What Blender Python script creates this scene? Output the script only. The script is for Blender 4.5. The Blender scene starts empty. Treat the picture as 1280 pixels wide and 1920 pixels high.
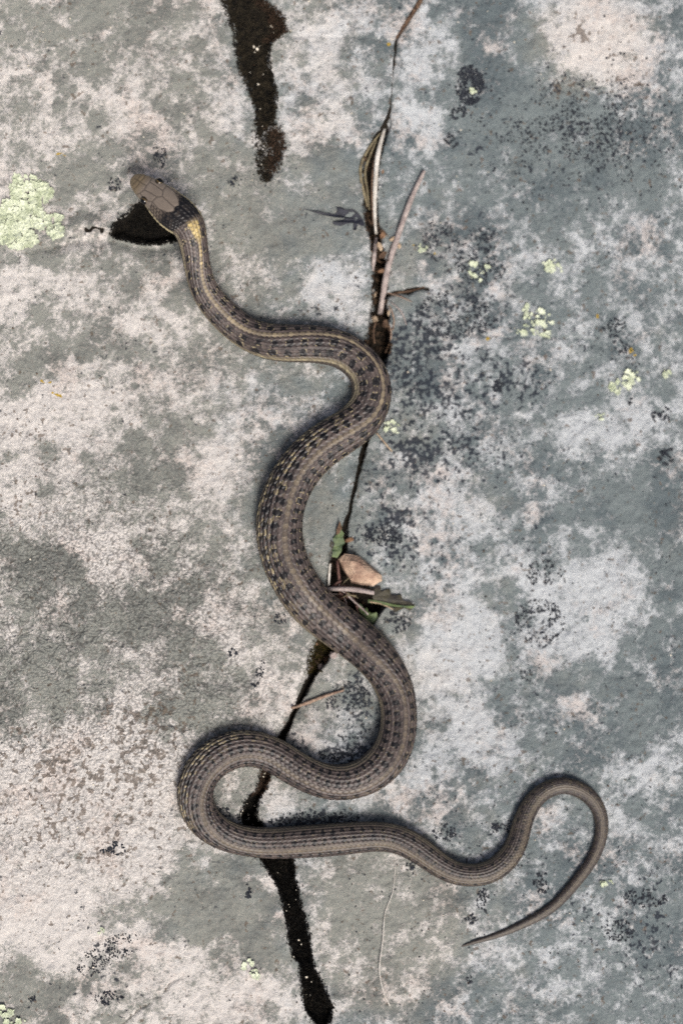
import bpy, math, random
import numpy as np
from mathutils import Vector

# ------------------------------------------------------------------ camera, sky, sun, exposure
scene = bpy.context.scene
C = scene.collection
S = 0.00025            # metres of rock per photograph pixel
H = 0.80               # camera height above the z = 0 plane

cam_d = bpy.data.cameras.new('camera')
cam = bpy.data.objects.new('camera', cam_d); C.objects.link(cam)
cam.location = (0, 0, H); cam.rotation_euler = (0, 0, 0)
cam_d.sensor_fit = 'VERTICAL'; cam_d.sensor_height = 36.0; cam_d.sensor_width = 24.0
cam_d.lens = 36.0 * H / (1920 * S)
cam_d.clip_start = 0.01; cam_d.clip_end = 500
cam_d.dof.use_dof = True; cam_d.dof.focus_distance = H - 0.011; cam_d.dof.aperture_fstop = 2.0
scene.camera = cam

world = bpy.data.worlds.new('World'); scene.world = world; world.use_nodes = True
nt = world.node_tree; nt.nodes.clear()
SUN_EL, SUN_AZ = math.radians(57), math.radians(156)      # azimuth clockwise from +Y (picture up)
sky = nt.nodes.new('ShaderNodeTexSky'); sky.sky_type = 'NISHITA'; sky.sun_disc = False
sky.sun_elevation = SUN_EL; sky.sun_rotation = SUN_AZ; sky.air_density = 0.7; sky.dust_density = 7.0; sky.ozone_density = 0.4
bg = nt.nodes.new('ShaderNodeBackground'); bg.inputs['Strength'].default_value = 0.068
ow = nt.nodes.new('ShaderNodeOutputWorld')
nt.links.new(sky.outputs[0], bg.inputs[0]); nt.links.new(bg.outputs[0], ow.inputs[0])

sun_d = bpy.data.lights.new('sun', 'SUN'); sun_d.energy = 1.9; sun_d.angle = math.radians(20)
sun_d.color = (1.0, 0.975, 0.945)
sun = bpy.data.objects.new('sun', sun_d); C.objects.link(sun)
sdir = Vector((math.sin(SUN_AZ) * math.cos(SUN_EL), math.cos(SUN_AZ) * math.cos(SUN_EL), math.sin(SUN_EL)))
sun.rotation_euler = sdir.to_track_quat('Z', 'Y').to_euler()

scene.view_settings.view_transform = 'Standard'; scene.view_settings.look = 'None'
scene.view_settings.exposure = 0.64; scene.view_settings.gamma = 1.0
scene.view_settings.use_curve_mapping = False
scene.render.engine = 'CYCLES'
scene.cycles.use_denoising = False

random.seed(11)
rng = np.random.default_rng(11)

# ------------------------------------------------------------------ numeric helpers
def lin(r, g, b, a=1.0):
    f = lambda c: (c / 255 / 12.92) if c / 255 <= 0.04045 else ((c / 255 + 0.055) / 1.055) ** 2.4
    return (f(r), f(g), f(b), a)

_tab = np.random.default_rng(5).random((16, 256, 256)).astype(np.float32)
def vnoise(x, y, cell, seed=0):
    t = _tab[seed % 16]
    x = np.asarray(x, dtype=np.float64) / cell + 37.3 * (seed + 1); y = np.asarray(y, dtype=np.float64) / cell + 91.7 * (seed + 1)
    xi = np.floor(x).astype(np.int64); yi = np.floor(y).astype(np.int64)
    fx = x - xi; fy = y - yi
    fx = fx * fx * fx * (fx * (fx * 6 - 15) + 10); fy = fy * fy * fy * (fy * (fy * 6 - 15) + 10)
    a = t[yi & 255, xi & 255]; b = t[yi & 255, (xi + 1) & 255]
    c = t[(yi + 1) & 255, xi & 255]; d = t[(yi + 1) & 255, (xi + 1) & 255]
    return (a * (1 - fx) + b * fx) * (1 - fy) + (c * (1 - fx) + d * fx) * fy
def fbm(x, y, cell, seed=0, octaves=4, gain=0.5):
    v = 0.0; amp = 1.0; tot = 0.0
    for o in range(octaves):
        ca, sa = math.cos(0.7 * o), math.sin(0.7 * o)
        v = v + amp * vnoise(x * ca - y * sa, x * sa + y * ca, cell / 2 ** o, seed + 3 * o); tot += amp; amp *= gain
    return v / tot
def sstep(a, b, x):
    t = np.clip((x - a) / (b - a), 0, 1); return t * t * (3 - 2 * t)
def blobs(x, y, lst):
    v = np.zeros_like(x, dtype=np.float64)
    for bx, by, rx, ry, amp in lst:
        d2 = ((x - bx) / rx) ** 2 + ((y - by) / ry) ** 2
        v += amp * np.exp(-d2 * d2 * 0.8)
    return v
def seg_dist(x, y, pts):
    d = np.full(np.shape(x), 1e9)
    for (x0, y0), (x1, y1) in zip(pts[:-1], pts[1:]):
        dx, dy = x1 - x0, y1 - y0
        t = np.clip(((x - x0) * dx + (y - y0) * dy) / (dx * dx + dy * dy + 1e-9), 0, 1)
        d = np.minimum(d, np.hypot(x - x0 - t * dx, y - y0 - t * dy))
    return d
def in_poly(x, y, poly):
    inside = np.zeros(np.shape(x), dtype=bool)
    n = len(poly); j = n - 1
    for i in range(n):
        xi, yi = poly[i]; xj, yj = poly[j]
        c = ((yi > y) != (yj > y)) & (x < (xj - xi) * (y - yi) / (yj - yi + 1e-12) + xi)
        inside ^= c; j = i
    return inside

# ------------------------------------------------------------------ lie of the rock (heights in mm over photograph-pixel ground coordinates)
CR = np.array([  # y, left lip, right lip, depth mm, step down to the right slab mm
    (-6000, 900, 915, 3, 2), (-300, 840, 850, 3, 2), (0, 781, 790, 2, 1.5), (40, 760, 769, 2.2, 1.5), (75, 737, 747, 3, 1.5), (130, 734, 740, 1.8, 2), (200, 729, 735, 1.7, 2.5),
    (240, 709, 732, 5, 4), (270, 691, 722, 7, 4), (300, 679, 716, 9, 5), (350, 675, 710, 11, 5), (400, 680, 708, 12, 6),
    (450, 690, 718, 12, 6), (500, 696, 726, 13, 6), (550, 697, 724, 13, 7), (600, 690, 732, 13, 7), (650, 682, 735, 13, 8),
    (700, 690, 722, 12, 8), (780, 690, 706, 9, 8), (840, 673, 690, 8, 7), (900, 662, 673, 7, 7), (960, 649, 661, 6, 7),
    (1000, 632, 652, 9, 7), (1040, 616, 652, 13, 7), (1090, 609, 688, 14, 7), (1130, 613, 728, 13, 7), (1170, 610, 700, 13, 7),
    (1210, 585, 640, 12, 7), (1250, 578, 608, 11, 7), (1290, 563, 583, 9, 7), (1330, 546, 560, 8, 6), (1370, 525, 545, 9, 5),
    (1420, 497, 520, 8, 3), (1444, 491, 509, 4, 2), (1480, 480, 501, 4, 1.5), (1500, 463, 484, 7, 1), (1530, 449, 483, 9, 1), (1570, 460, 512, 9, 0.5),
    (1605, 482, 548, 5, 0.5), (1640, 507, 553, 4, 0), (1660, 519, 558, 3.5, 0), (1690, 529, 563, 3, 0), (1740, 539, 578, 3, 0),
    (1790, 547, 585, 3, 0), (1808, 562, 586, 2, 0), (1830, 564, 598, 3.5, 0), (1870, 567, 617, 4, 0), (1890, 570, 625, 4, 0), (1912, 586, 620, 3, 0),
    (1928, 600, 608, 0.8, 0), (2000, 606, 611, 0.8, 0), (8000, 900, 905, 0.8, 0)], dtype=float)
MS = np.array([  # upper mossy groove: y, left, right, depth mm
    (-260, 396, 434, 1), (-120, 401, 474, 2), (0, 417, 496, 2.5), (28, 426, 530, 2.5), (60, 438, 537, 2.2), (76, 440, 516, 2.5), (90, 442, 505, 3), (130, 449, 506, 3), (170, 466, 519, 3),
    (200, 481, 516, 2.5), (230, 481, 513, 2), (250, 478, 533, 1.8), (280, 481, 535, 1.5), (310, 481, 524, 1.5), (332, 488, 514, 1.2), (344, 496, 508, 0)], dtype=float)
PIT = [(204, 441), (212, 418), (232, 402), (250, 386), (264, 374), (300, 380), (345, 420), (350, 452), (312, 459), (276, 462), (245, 456), (213, 447)]

def crack_at(y):
    y = np.asarray(y, dtype=float)
    return [np.interp(y, CR[:, 0], CR[:, k]) for k in (1, 2, 3, 4)]
def wob(x, y, amp, cell, seed):
    return amp * 2 * (fbm(x, y, cell, seed, 3) - 0.5)

def ground_mm(x, y, detail=True):
    x = np.asarray(x, dtype=float); y = np.asarray(y, dtype=float)
    z = -11 * np.tanh((x - 330) / 800) - 7 * np.tanh((900 - y) / 900) - 3
    z = z + 6 * (fbm(x, y, 520, 1, 2) - 0.5)
    xl, xr, dep, stp = crack_at(y)
    w1 = wob(x * 0.3, y, 4.0, 26, 2) + wob(x * 0.3, y, 2.0, 9, 4)
    w2 = wob(x * 0.3 + 500, y, 5.0, 30, 3) + wob(x * 0.3, y, 2.5, 9, 5)
    wid = np.clip((xr - xl) / 24, 0.25, 1)
    xl = xl + w1 * wid; xr = xr + w2 * wid
    mid = 0.5 * (xl + xr)
    t = sstep(xl, np.maximum(xr, xl + 4), x)
    z = z - stp * t * (1 - 0.35 * sstep(60, 500, x - xr))
    z = z - 1.4 * np.clip(stp / 5, 0.15, 1) * np.exp(-np.maximum(xl - x, 0) / 9) * (x <= xl)      # worn lip of the higher slab
    z = z - 0.7 * np.exp(-np.maximum(x - xr, 0) / 10) * (x >= xr) * np.clip(dep / 6, 0, 1)
    inside = np.minimum(x - xl, xr - x)
    half = np.maximum((xr - xl) * 0.5, 1)
    z = z - dep * sstep(0, np.minimum(half, 7), inside)
    # mossy groove at the top
    a = np.interp(y, MS[:, 0], MS[:, 1]) + wob(x, y, 6, 16, 6); b = np.interp(y, MS[:, 0], MS[:, 2]) + wob(x, y, 7, 16, 7)
    dm = np.interp(y, MS[:, 0], MS[:, 3], left=0, right=0)
    z = z - dm * sstep(0, 9, np.minimum(x - a, b - x))
    # pit beside the head with a low ledge running left from it
    px_, py_ = x + wob(x, y, 5, 18, 8), y + wob(x, y, 5, 18, 9)
    ip = in_poly(px_, py_, PIT); dp = seg_dist(px_, py_, PIT + [PIT[0]])
    z = z - np.where(ip, 8 * sstep(0, 14, dp), 0)
    led = [(20, 470), (100, 458), (150, 445), (205, 446), (280, 462), (345, 455), (420, 470)]
    ly = np.interp(x, [p[0] for p in led], [p[1] for p in led])
    fade = sstep(20, 110, x) * (1 - sstep(350, 430, x))
    z = z - fade * 2.6 * np.exp(-((y - ly - 4) / 11) ** 2) + fade * 1.3 * np.exp(-((y - ly + 22) / 20) ** 2)
    z = z - 2 * (seg_dist(px_, py_, [(142, 430), (170, 428), (204, 438)]) < 7) * np.clip(1 - seg_dist(px_, py_, [(142, 430), (170, 428), (204, 438)]) / 8, 0, 1)
    # hair cracks
    for pts, wd, dd in (([(225, 1925), (262, 1892), (300, 1866), (318, 1843), (345, 1826)], 3.2, 0.7),
                        ([(530, 66), (600, 68), (735, 74)], 3.0, 0.5),
                        ([(722, 552), (760, 546), (800, 540)], 5.0, 2.0),
                        ([(830, 622), (960, 632), (1100, 634), (1180, 690), (1210, 700)], 3.0, 0.7),
                        ([(120, 733), (170, 727), (240, 726)], 2.0, 0.35)):
        z = z - dd * np.exp(-(seg_dist(x + wob(x, y, 5, 20, 10), y + wob(x, y, 5, 20, 11), pts) / wd) ** 2)
    if detail:
        z = z + 1.5 * (fbm(x, y, 120, 12, 3) - 0.5) + 1.1 * (fbm(x, y, 26, 13, 3) - 0.5) - 0.7 * np.clip(1 - np.abs(fbm(x, y, 230, 8, 4, .6) - 0.5) * 14, 0, 1) * sstep(.5, .7, vnoise(x, y, 190, 2)) + 0.5 * (vnoise(x, y, 11, 3) - .5) + 0.35 * (vnoise(x, y, 6, 14) - 0.5)
    return z

def world_xyz(px, py, zmm):
    z = np.asarray(zmm, dtype=float) * 1e-3
    k = (H - z) / H
    return np.stack([(np.asarray(px) - 640) * S * k, (960 - np.asarray(py)) * S * k, z + 0 * np.asarray(px)], axis=-1)
def spot(px, py, up=0.0):
    return world_xyz(px, py, ground_mm(px, py) + up)

# ------------------------------------------------------------------ object helpers
def link_mesh(name, verts, faces, mat, parent=None, smooth=True, col=None):
    me = bpy.data.meshes.new(name)
    verts = np.asarray(verts, dtype=np.float32)
    if isinstance(faces, np.ndarray):
        nf, k = faces.shape
        me.vertices.add(len(verts)); me.vertices.foreach_set('co', verts.ravel())
        me.loops.add(nf * k); me.loops.foreach_set('vertex_index', faces.astype(np.int32).ravel())
        me.polygons.add(nf); me.polygons.foreach_set('loop_start', np.arange(0, nf * k, k, dtype=np.int32))
        try: me.polygons.foreach_set('loop_total', np.full(nf, k, dtype=np.int32))
        except Exception: pass
        me.update(calc_edges=True)
    else:
        me.from_pydata([tuple(v) for v in verts], [], faces)
    me.polygons.foreach_set('use_smooth', np.full(len(me.polygons), smooth, dtype=bool))
    if col:
        for nm, arr in col.items():
            at = me.attributes.new(nm, 'FLOAT_COLOR', 'POINT'); at.data.foreach_set('color', np.asarray(arr, dtype=np.float32).ravel())
    me.update()
    me.materials.append(mat)
    o = bpy.data.objects.new(name, me); C.objects.link(o)
    if parent: o.parent = parent
    return o
def tag(o, label=None, category=None, group=None, kind=None):
    for k, v in (('label', label), ('category', category), ('group', group), ('kind', kind)):
        if v: o[k] = v
    return o
def rebase(o, base):
    """move a mesh object's origin to its base without moving the mesh"""
    b = Vector(base)
    o.data.transform(__import__('mathutils').Matrix.Translation(-b)); o.location = b
    return o
def empty(name, loc):
    o = bpy.data.objects.new(name, None); C.objects.link(o); o.location = loc; o.empty_display_size = 0.01
    return o

def mat_nodes(name):
    m = bpy.data.materials.new(name); m.use_nodes = True
    n = m.node_tree.nodes; l = m.node_tree.links
    return m, n, l, n['Principled BSDF']
def simple_mat(name, c1, c2, scale=400, rough=0.8, bump=0.3, bscale=1500, spec=0.3, c3=None, transl=0):
    m, n, l, p = mat_nodes(name)
    tc = n.new('ShaderNodeTexCoord')
    nz = n.new('ShaderNodeTexNoise'); nz.inputs['Scale'].default_value = scale; nz.inputs['Detail'].default_value = 5
    l.new(tc.outputs['Object'], nz.inputs['Vector'])
    r = n.new('ShaderNodeValToRGB'); r.color_ramp.elements[0].position = 0.35; r.color_ramp.elements[1].position = 0.65
    r.color_ramp.elements[0].color = c1; r.color_ramp.elements[1].color = c2
    if c3:
        e = r.color_ramp.elements.new(0.72); e.color = c3
    l.new(nz.outputs['Fac'], r.inputs[0]); l.new(r.outputs[0], p.inputs['Base Color'])
    p.inputs['Roughness'].default_value = rough; p.inputs['Specular IOR Level'].default_value = spec
    n2 = n.new('ShaderNodeTexNoise'); n2.inputs['Scale'].default_value = bscale; n2.inputs['Detail'].default_value = 3
    l.new(tc.outputs['Object'], n2.inputs['Vector'])
    b = n.new('ShaderNodeBump'); b.inputs['Strength'].default_value = bump; b.inputs['Distance'].default_value = 0.0006
    l.new(n2.outputs['Fac'], b.inputs['Height']); l.new(b.outputs[0], p.inputs['Normal'])
    return m

# ------------------------------------------------------------------ rock: masks
WHITE = [  # pale crust patches: x, y, rx, ry, amount
    (40, 130, 80, 40, .35), (215, 170, 40, 60, .4), (300, 175, 70, 40, .25), (20, 245, 50, 40, .35), (130, 250, 50, 40, .25), (5, 345, 25, 50, .5),
    (590, 115, 45, 60, .42), (585, 215, 60, 55, .55), (620, 45, 70, 35, .3), (665, 265, 30, 40, .4), (440, 220, 40, 40, .25), (690, 160, 35, 60, .35),
    (60, 520, 70, 40, .4), (20, 570, 40, 60, .35), (160, 590, 70, 45, .35), (280, 610, 70, 45, .35), (300, 545, 35, 40, .35), (622, 535, 48, 45, .7),
    (650, 590, 30, 25, .5), (170, 720, 110, 45, .5), (340, 715, 70, 35, .45), (50, 860, 110, 120, .4), (130, 780, 120, 55, .5), (420, 850, 45, 55, .45), (480, 790, 50, 40, .35), (400, 915, 35, 50, .45),
    (490, 720, 60, 40, .2), (80, 985, 110, 35, .35), (190, 1040, 50, 45, .75), (105, 1110, 18, 25, .4), (112, 1185, 16, 35, .55), (140, 1245, 22, 18, .5),
    (410, 1165, 75, 35, .5), (440, 1215, 50, 35, .4), (510, 1290, 40, 55, .6), (250, 1290, 70, 60, .4), (120, 1420, 180, 75, .6), (290, 1390, 60, 50, .3),
    (140, 1560, 210, 150, .75), (60, 1720, 130, 80, .7), (290, 1450, 70, 60, .5), (250, 1770, 100, 35, .4), (400, 1870, 190, 60, .55), (330, 1790, 80, 30, .35),
    (505, 1650, 40, 20, .3), (585, 1660, 30, 50, .3), (120, 1800, 60, 30, .3),
    (800, 90, 70, 60, .3), (790, 240, 50, 50, .4), (770, 175, 40, 60, .35), (1090, 60, 75, 65, .9), (1160, 110, 70, 60, .8), (1170, 30, 60, 50, .6), (925, 90, 30, 25, .35),
    (930, 540, 14, 15, .8), (1085, 465, 18, 20, .4), (870, 665, 40, 25, .4), (1230, 500, 60, 30, .3), (1060, 665, 20, 30, .35), (1170, 800, 100, 45, .5),
    (1100, 820, 60, 30, .35), (850, 790, 20, 20, .4), (790, 920, 80, 60, .4), (840, 940, 60, 60, .3), (930, 850, 40, 30, .3), (900, 980, 60, 40, .35),
    (760, 1000, 50, 40, .3), (830, 1080, 80, 50, .3), (870, 1200, 90, 70, .8), (850, 1300, 80, 100, .6), (900, 1380, 60, 50, .6), (800, 1430, 40, 30, .4),
    (1090, 1120, 110, 65, .65), (1080, 1200, 90, 45, .6), (1000, 1110, 40, 40, .4), (1150, 1060, 60, 40, .4), (1085, 1330, 38, 32, .7), (975, 1060, 40, 40, .35),
    (1230, 1420, 60, 30, .3), (700, 1480, 50, 30, .3), (760, 1480, 35, 40, .35), (825, 1525, 18, 18, .4), (1050, 1530, 40, 25, .3), (640, 1390, 60, 50, .28),
    (905, 1795, 30, 30, .3), (950, 1800, 25, 25, .35), (1060, 1860, 40, 20, .25), (1180, 1520, 50, 50, .2), (560, 1500, 60, 25, .25), (1190, 1440, 60, 30, .3),
]
GREY = [  # clean grey-green crust
    (630, 325, 46, 42, .9), (572, 205, 26, 22, .5), (420, 330, 60, 50, .4), (520, 430, 140, 60, .55), (600, 440, 90, 60, .4), (470, 560, 70, 40, .35), (60, 690, 45, 25, .4), (190, 640, 90, 30, .35),
    (420, 700, 150, 28, .25), (285, 860, 60, 70, .3), (60, 1060, 70, 55, .5), (100, 1250, 110, 110, .3), (360, 1300, 70, 120, .45), (260, 1160, 90, 60, .4),
    (400, 1680, 90, 90, .5), (340, 1720, 70, 40, .5), (460, 1740, 70, 70, .4), (50, 1870, 65, 35, .6), (930, 60, 80, 60, .5), (960, 200, 80, 100, .5), (1100, 290, 180, 90, .5), (880, 330, 80, 60, .3), (1000, 420, 120, 40, .2),
    (1050, 560, 60, 40, .2), (1180, 940, 120, 60, .45), (1220, 1010, 80, 60, .35), (1170, 1330, 130, 60, .4), (940, 1250, 22, 80, .5), (915, 1310, 35, 40, .4), (1100, 1280, 100, 25, .4), (1230, 1200, 60, 70, .35), (960, 1140, 25, 60, .4),
    (600, 1010, 50, 80, .5), (610, 920, 40, 60, .4), (700, 1700, 110, 120, .3), (560, 1640, 30, 90, .3), (1260, 1760, 50, 120, .3), (240, 20, 100, 40, .3), (230, 130, 60, 40, .2), (660, 1330, 60, 40, .1),
]
DARK = [  # fields of black specks, plus one painted snake shadow
    (860, 590, 110, 70, .6), (780, 700, 90, 70, .62), (770, 640, 60, 60, .5), (900, 720, 120, 60, .45), (800, 800, 100, 70, .65), (880, 870, 110, 60, .6), (740, 900, 60, 90, .6), (720, 1010, 60, 60, .8), (800, 1050, 80, 60, .5), (980, 720, 80, 40, .5),
    (690, 1330, 60, 110, .7), (640, 1420, 80, 30, .6), (600, 1540, 110, 22, .8), (415, 1530, 35, 20, .6), (1090, 250, 150, 90, .45), (850, 480, 90, 60, .5), (1150, 640, 70, 60, .5), (990, 1010, 80, 50, .35), (1000, 1180, 60, 50, .5),
    (1230, 1760, 70, 110, .6), (1120, 1730, 90, 70, .35), (900, 1620, 130, 80, .3), (200, 1790, 80, 45, .6), (180, 1870, 70, 40, .4), (340, 1690, 40, 20, .3), (740, 600, 50, 30, .6), (990, 1260, 50, 60, .4), (560, 1400, 30, 30, .5), (300, 470, 60, 14, .3), (900, 230, 40, 100, .35),
    (560, 585, 60, 14, .4), (1170, 150, 60, 40, .2),  # first entry paints the snake's cast shadow above its upper coil
]
BROWN = [  # brown speckle in the pale crust, lower left
    (160, 1530, 190, 110, .6), (250, 1390, 110, 70, .7), (60, 1420, 90, 60, .5), (330, 1290, 70, 60, .4), (60, 880, 90, 110, .3), (1085, 175, 60, 18, .7), (1085, 55, 22, 18, 1.2), (1180, 150, 40, 16, .7), (280, 1000, 90, 60, .3),
]

def axis(lo, hi, step, ext):
    core = np.arange(lo, hi + step, step)
    g = [core[0]]; d = step
    left = []; v = core[0]
    while v > lo - ext:
        d *= 1.32; v -= d; left.append(v)
    right = []; v = core[-1]; d = step
    while v < hi + ext:
        d *= 1.32; v += d; right.append(v)
    return np.array(left[::-1] + list(core) + right)
STEP = 2.1
xs = axis(-70, 1350, STEP, 24000); ys = axis(-70, 1990, STEP, 24000)
X, Y = np.meshgrid(xs, ys)
Zmm = ground_mm(X, Y)
far = np.maximum(np.maximum(np.maximum(-X, X - 1280), np.maximum(-Y, Y - 1920)), 0)
Zmm = Zmm + sstep(300, 4000, far) * 90 * (fbm(X, Y, 2600, 3, 4) - 0.5)

# thallus lobes: many small round crusts whose union gives lobed edges
pgx0, pgy0, PG = -80, -80, 2.0
pw, ph = int((1280 + 160) / PG), int((1920 + 160) / PG)
lobe = np.zeros((ph, pw), dtype=np.float32)
cx = rng.uniform(-80, 1360, 5200); cy = rng.uniform(-80, 2000, 5200)
wv = 0.32 + blobs(cx, cy, WHITE) - blobs(cx, cy, GREY)
cr = 4 + 22 * rng.random(5200) ** 2.2
keep = rng.random(5200) > (wv * 0.95 + 0.12)
small = rng.random(5200) < 0.25
for x_, y_, r_, k_, s_ in zip(cx, cy, cr, keep, small):
    if not (k_ or s_): continue
    if not k_: r_ = min(r_, 9)
    i0, i1 = int((y_ - r_ * 1.4 - pgy0) / PG), int((y_ + r_ * 1.4 - pgy0) / PG) + 2
    j0, j1 = int((x_ - r_ * 1.4 - pgx0) / PG), int((x_ + r_ * 1.4 - pgx0) / PG) + 2
    i0, j0 = max(i0, 0), max(j0, 0); i1, j1 = min(i1, ph), min(j1, pw)
    if i1 <= i0 or j1 <= j0: continue
    yy, xx = np.mgrid[i0:i1, j0:j1]
    dx = xx * PG + pgx0 - x_; dy = yy * PG + pgy0 - y_
    ang = np.arctan2(dy, dx)
    rr = r_ * (1 + 0.14 * np.sin(ang * 5 + x_) + 0.10 * np.sin(ang * 9 + y_))
    v = np.clip((rr - np.hypot(dx, dy)) / 5 + 0.5, 0, 1)
    lobe[i0:i1, j0:j1] = np.maximum(lobe[i0:i1, j0:j1], v)
def sample(grid, x, y):
    fx = np.clip((x - pgx0) / PG, 0, grid.shape[1] - 1.001); fy = np.clip((y - pgy0) / PG, 0, grid.shape[0] - 1.001)
    xi = fx.astype(int); yi = fy.astype(int); fx -= xi; fy -= yi
    return (grid[yi, xi] * (1 - fx) + grid[yi, xi + 1] * fx) * (1 - fy) + (grid[yi + 1, xi] * (1 - fx) + grid[yi + 1, xi + 1] * fx) * fy
LB = sample(lobe, X, Y)
LB = np.where(far > 70, fbm(X, Y, 40, 2, 3), LB)

XW, YW = X + wob(X, Y, 20, 46, 2) + wob(X, Y, 7, 14, 6), Y + wob(X, Y, 20, 46, 4) + wob(X, Y, 7, 14, 8)
Wf = 0.40 + blobs(XW, YW, WHITE) - 0.9 * blobs(XW, YW, GREY)
Wm = Wf + 1.05 * (fbm(X, Y, 52, 7, 4, 0.6) - 0.5) + 0.85 * (fbm(X, Y, 15, 9, 3, 0.6) - 0.5) - 0.50 * LB
xl, xr, dep, stp = crack_at(Y)
Wm = Wm - 0.35 * np.exp(-np.maximum(X - xr, 0) / 45) * (X > xr) * np.clip(stp / 6, 0, 1)
white = np.clip(0.5 + (Wm - 0.35) * 0.58 + 0.38 * (vnoise(X, Y, 5.2, 10) - 0.5) + 0.45 * (fbm(X, Y, 22, 12, 2) - 0.5), 0, 1)

Df = blobs(XW, YW, DARK) + 0.35 * np.exp(-np.maximum(X - xr, 0) / 22) * (X > xr - 3) * np.clip(dep / 8, 0, 1) + 0.06
dn = 0.82 * fbm(X, Y, 6.5, 11, 2, 0.8) + 0.18 * fbm(X, Y, 40, 13, 2)
dark = np.clip(0.5 + (dn - (0.80 - 0.27 * np.clip(Df, 0, 1.2))) * 3.6, 0, 1)
Bf = blobs(XW, YW, BROWN) + 0.10
bn = fbm(X, Y, 9, 1, 3, 0.7)
brown = np.clip(0.5 + (bn - (0.76 - 0.24 * np.clip(Bf, 0, 1.4))) * 5, 0, 1)
# soil / black tone in the cracks, the groove and the pit
wd_ = np.clip((xr - xl) / 34, 0.12, 1); inside = np.minimum(X - xl + wd_ * (wob(X, Y, 5, 14, 3) + wob(X, Y, 4, 5, 9)), xr - X + wd_ * (wob(X, Y, 6, 14, 4) + wob(X, Y, 4, 5, 10)))
soil = sstep(-2 + 4 * wd_ * (Y < 1400), 4 + 4 * wd_ * (Y < 1400), inside) * np.clip(dep / 2.0, 0, 1)
am = np.interp(Y, MS[:, 0], MS[:, 1]) + wob(X, Y, 6, 16, 6) + wob(X, Y, 9, 7, 1); bm_ = np.interp(Y, MS[:, 0], MS[:, 2]) + wob(X, Y, 7, 16, 7) + wob(X, Y, 10, 7, 2)
soil = np.maximum(soil, sstep(-1, 6, np.minimum(X - am, bm_ - X) + wob(X, Y, 6, 6, 9)) * np.where(Y < 235, 1, .45 + .5 * sstep(.42, .55, fbm(X, Y, 9, 5, 2))) * np.where((Y > -260) & (Y < 342), 1, 0))
pxw, pyw = X + wob(X, Y, 5, 18, 8), Y + wob(X, Y, 5, 18, 9)
soil = np.maximum(soil, np.where(in_poly(pxw, pyw, PIT), sstep(0, 6, seg_dist(pxw, pyw, PIT + [PIT[0]])), 0))
soil = np.maximum(soil, 0.95 * (1 - sstep(3, 9, seg_dist(pxw, pyw, [(142, 430), (170, 428), (204, 438)]))) * sstep(.38, .62, fbm(X, Y, 14, 3, 2)))
soil = np.maximum(soil, 0.52 * (1 - sstep(1.0, 4, seg_dist(X + wob(X, Y, 5, 20, 10), Y + wob(X, Y, 5, 20, 11), [(225, 1925), (262, 1892), (300, 1866), (318, 1843), (345, 1826)]))) * sstep(.3, .6, vnoise(X, Y, 14, 2)))
soil = np.maximum(soil, 0.7 * (1 - sstep(2, 7, seg_dist(X + wob(X, Y, 5, 20, 10), Y + wob(X, Y, 5, 20, 11), [(722, 552), (760, 546), (800, 540)]))))
ochre = np.clip(blobs(XW, YW, [(80, 712, 9, 8, 1), (100, 706, 6, 4, .9), (102, 738, 10, 4, .8), (1190, 645, 8, 6, 1.1), (915, 628, 4, 4, 1), (1113, 598, 4, 4, 1), (117, 287, 4, 4, .8), (350, 96, 4, 4, .7), (780, 455, 4, 3, .7), (735, 88, 6, 7, .9), (822, 475, 4, 4, 1)]), 0, 1) * sstep(.3, .55, fbm(X, Y, 7, 5, 2))
warm = np.clip(0.55 + 0.5 * np.tanh((560 - X) / 420) * 0.8 + 0.5 * (fbm(X, Y, 160, 6, 3) - 0.5) + blobs(X, Y, [(1110, 80, 120, 110, .6), (740, 1740, 120, 150, .6), (350, 1230, 250, 250, .25), (700, 1640, 120, 60, .3)]), 0, 1)
grain = np.clip(blobs(X, Y, [(180, 1180, 330, 230, 1.0), (350, 1330, 150, 90, .6), (150, 900, 260, 200, .35), (150, 1500, 300, 200, .5)]) + 0.12, 0, 1)
tone = fbm(X, Y, 90, 15, 4, 0.6)
# crust relief
Zmm = Zmm + 0.18 * (1 - white) * sstep(.3, .6, LB) + 0.12 * dark
_xi0 = int(np.argmin(np.abs(xs + 70))); _yi0 = int(np.argmin(np.abs(ys + 70))); _ZL = Zmm.tolist()
def spot(px, py, up=0.0):
    if np.ndim(px): return np.array([spot(float(a), float(b), up) for a, b in zip(px, py)])
    if -60 < px < 1340 and -60 < py < 1980:
        fx = (px + 70) / STEP; fy = (py + 70) / STEP; i = int(fx); j = int(fy); fx -= i; fy -= j; i += _xi0; j += _yi0
        z = (_ZL[j][i] * (1 - fx) + _ZL[j][i + 1] * fx) * (1 - fy) + (_ZL[j + 1][i] * (1 - fx) + _ZL[j + 1][i + 1] * fx) * fy + up
    else: z = float(ground_mm(px, py)) + up
    kk = (H - z * 1e-3) / H
    return ((px - 640) * S * kk, (960 - py) * S * kk, z * 1e-3)
A1 = np.stack([white, dark, brown, np.ones_like(white)], -1); A2 = np.stack([soil, ochre, warm, np.ones_like(white)], -1)
A3 = np.stack([grain, tone, LB, np.ones_like(white)], -1)

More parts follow.
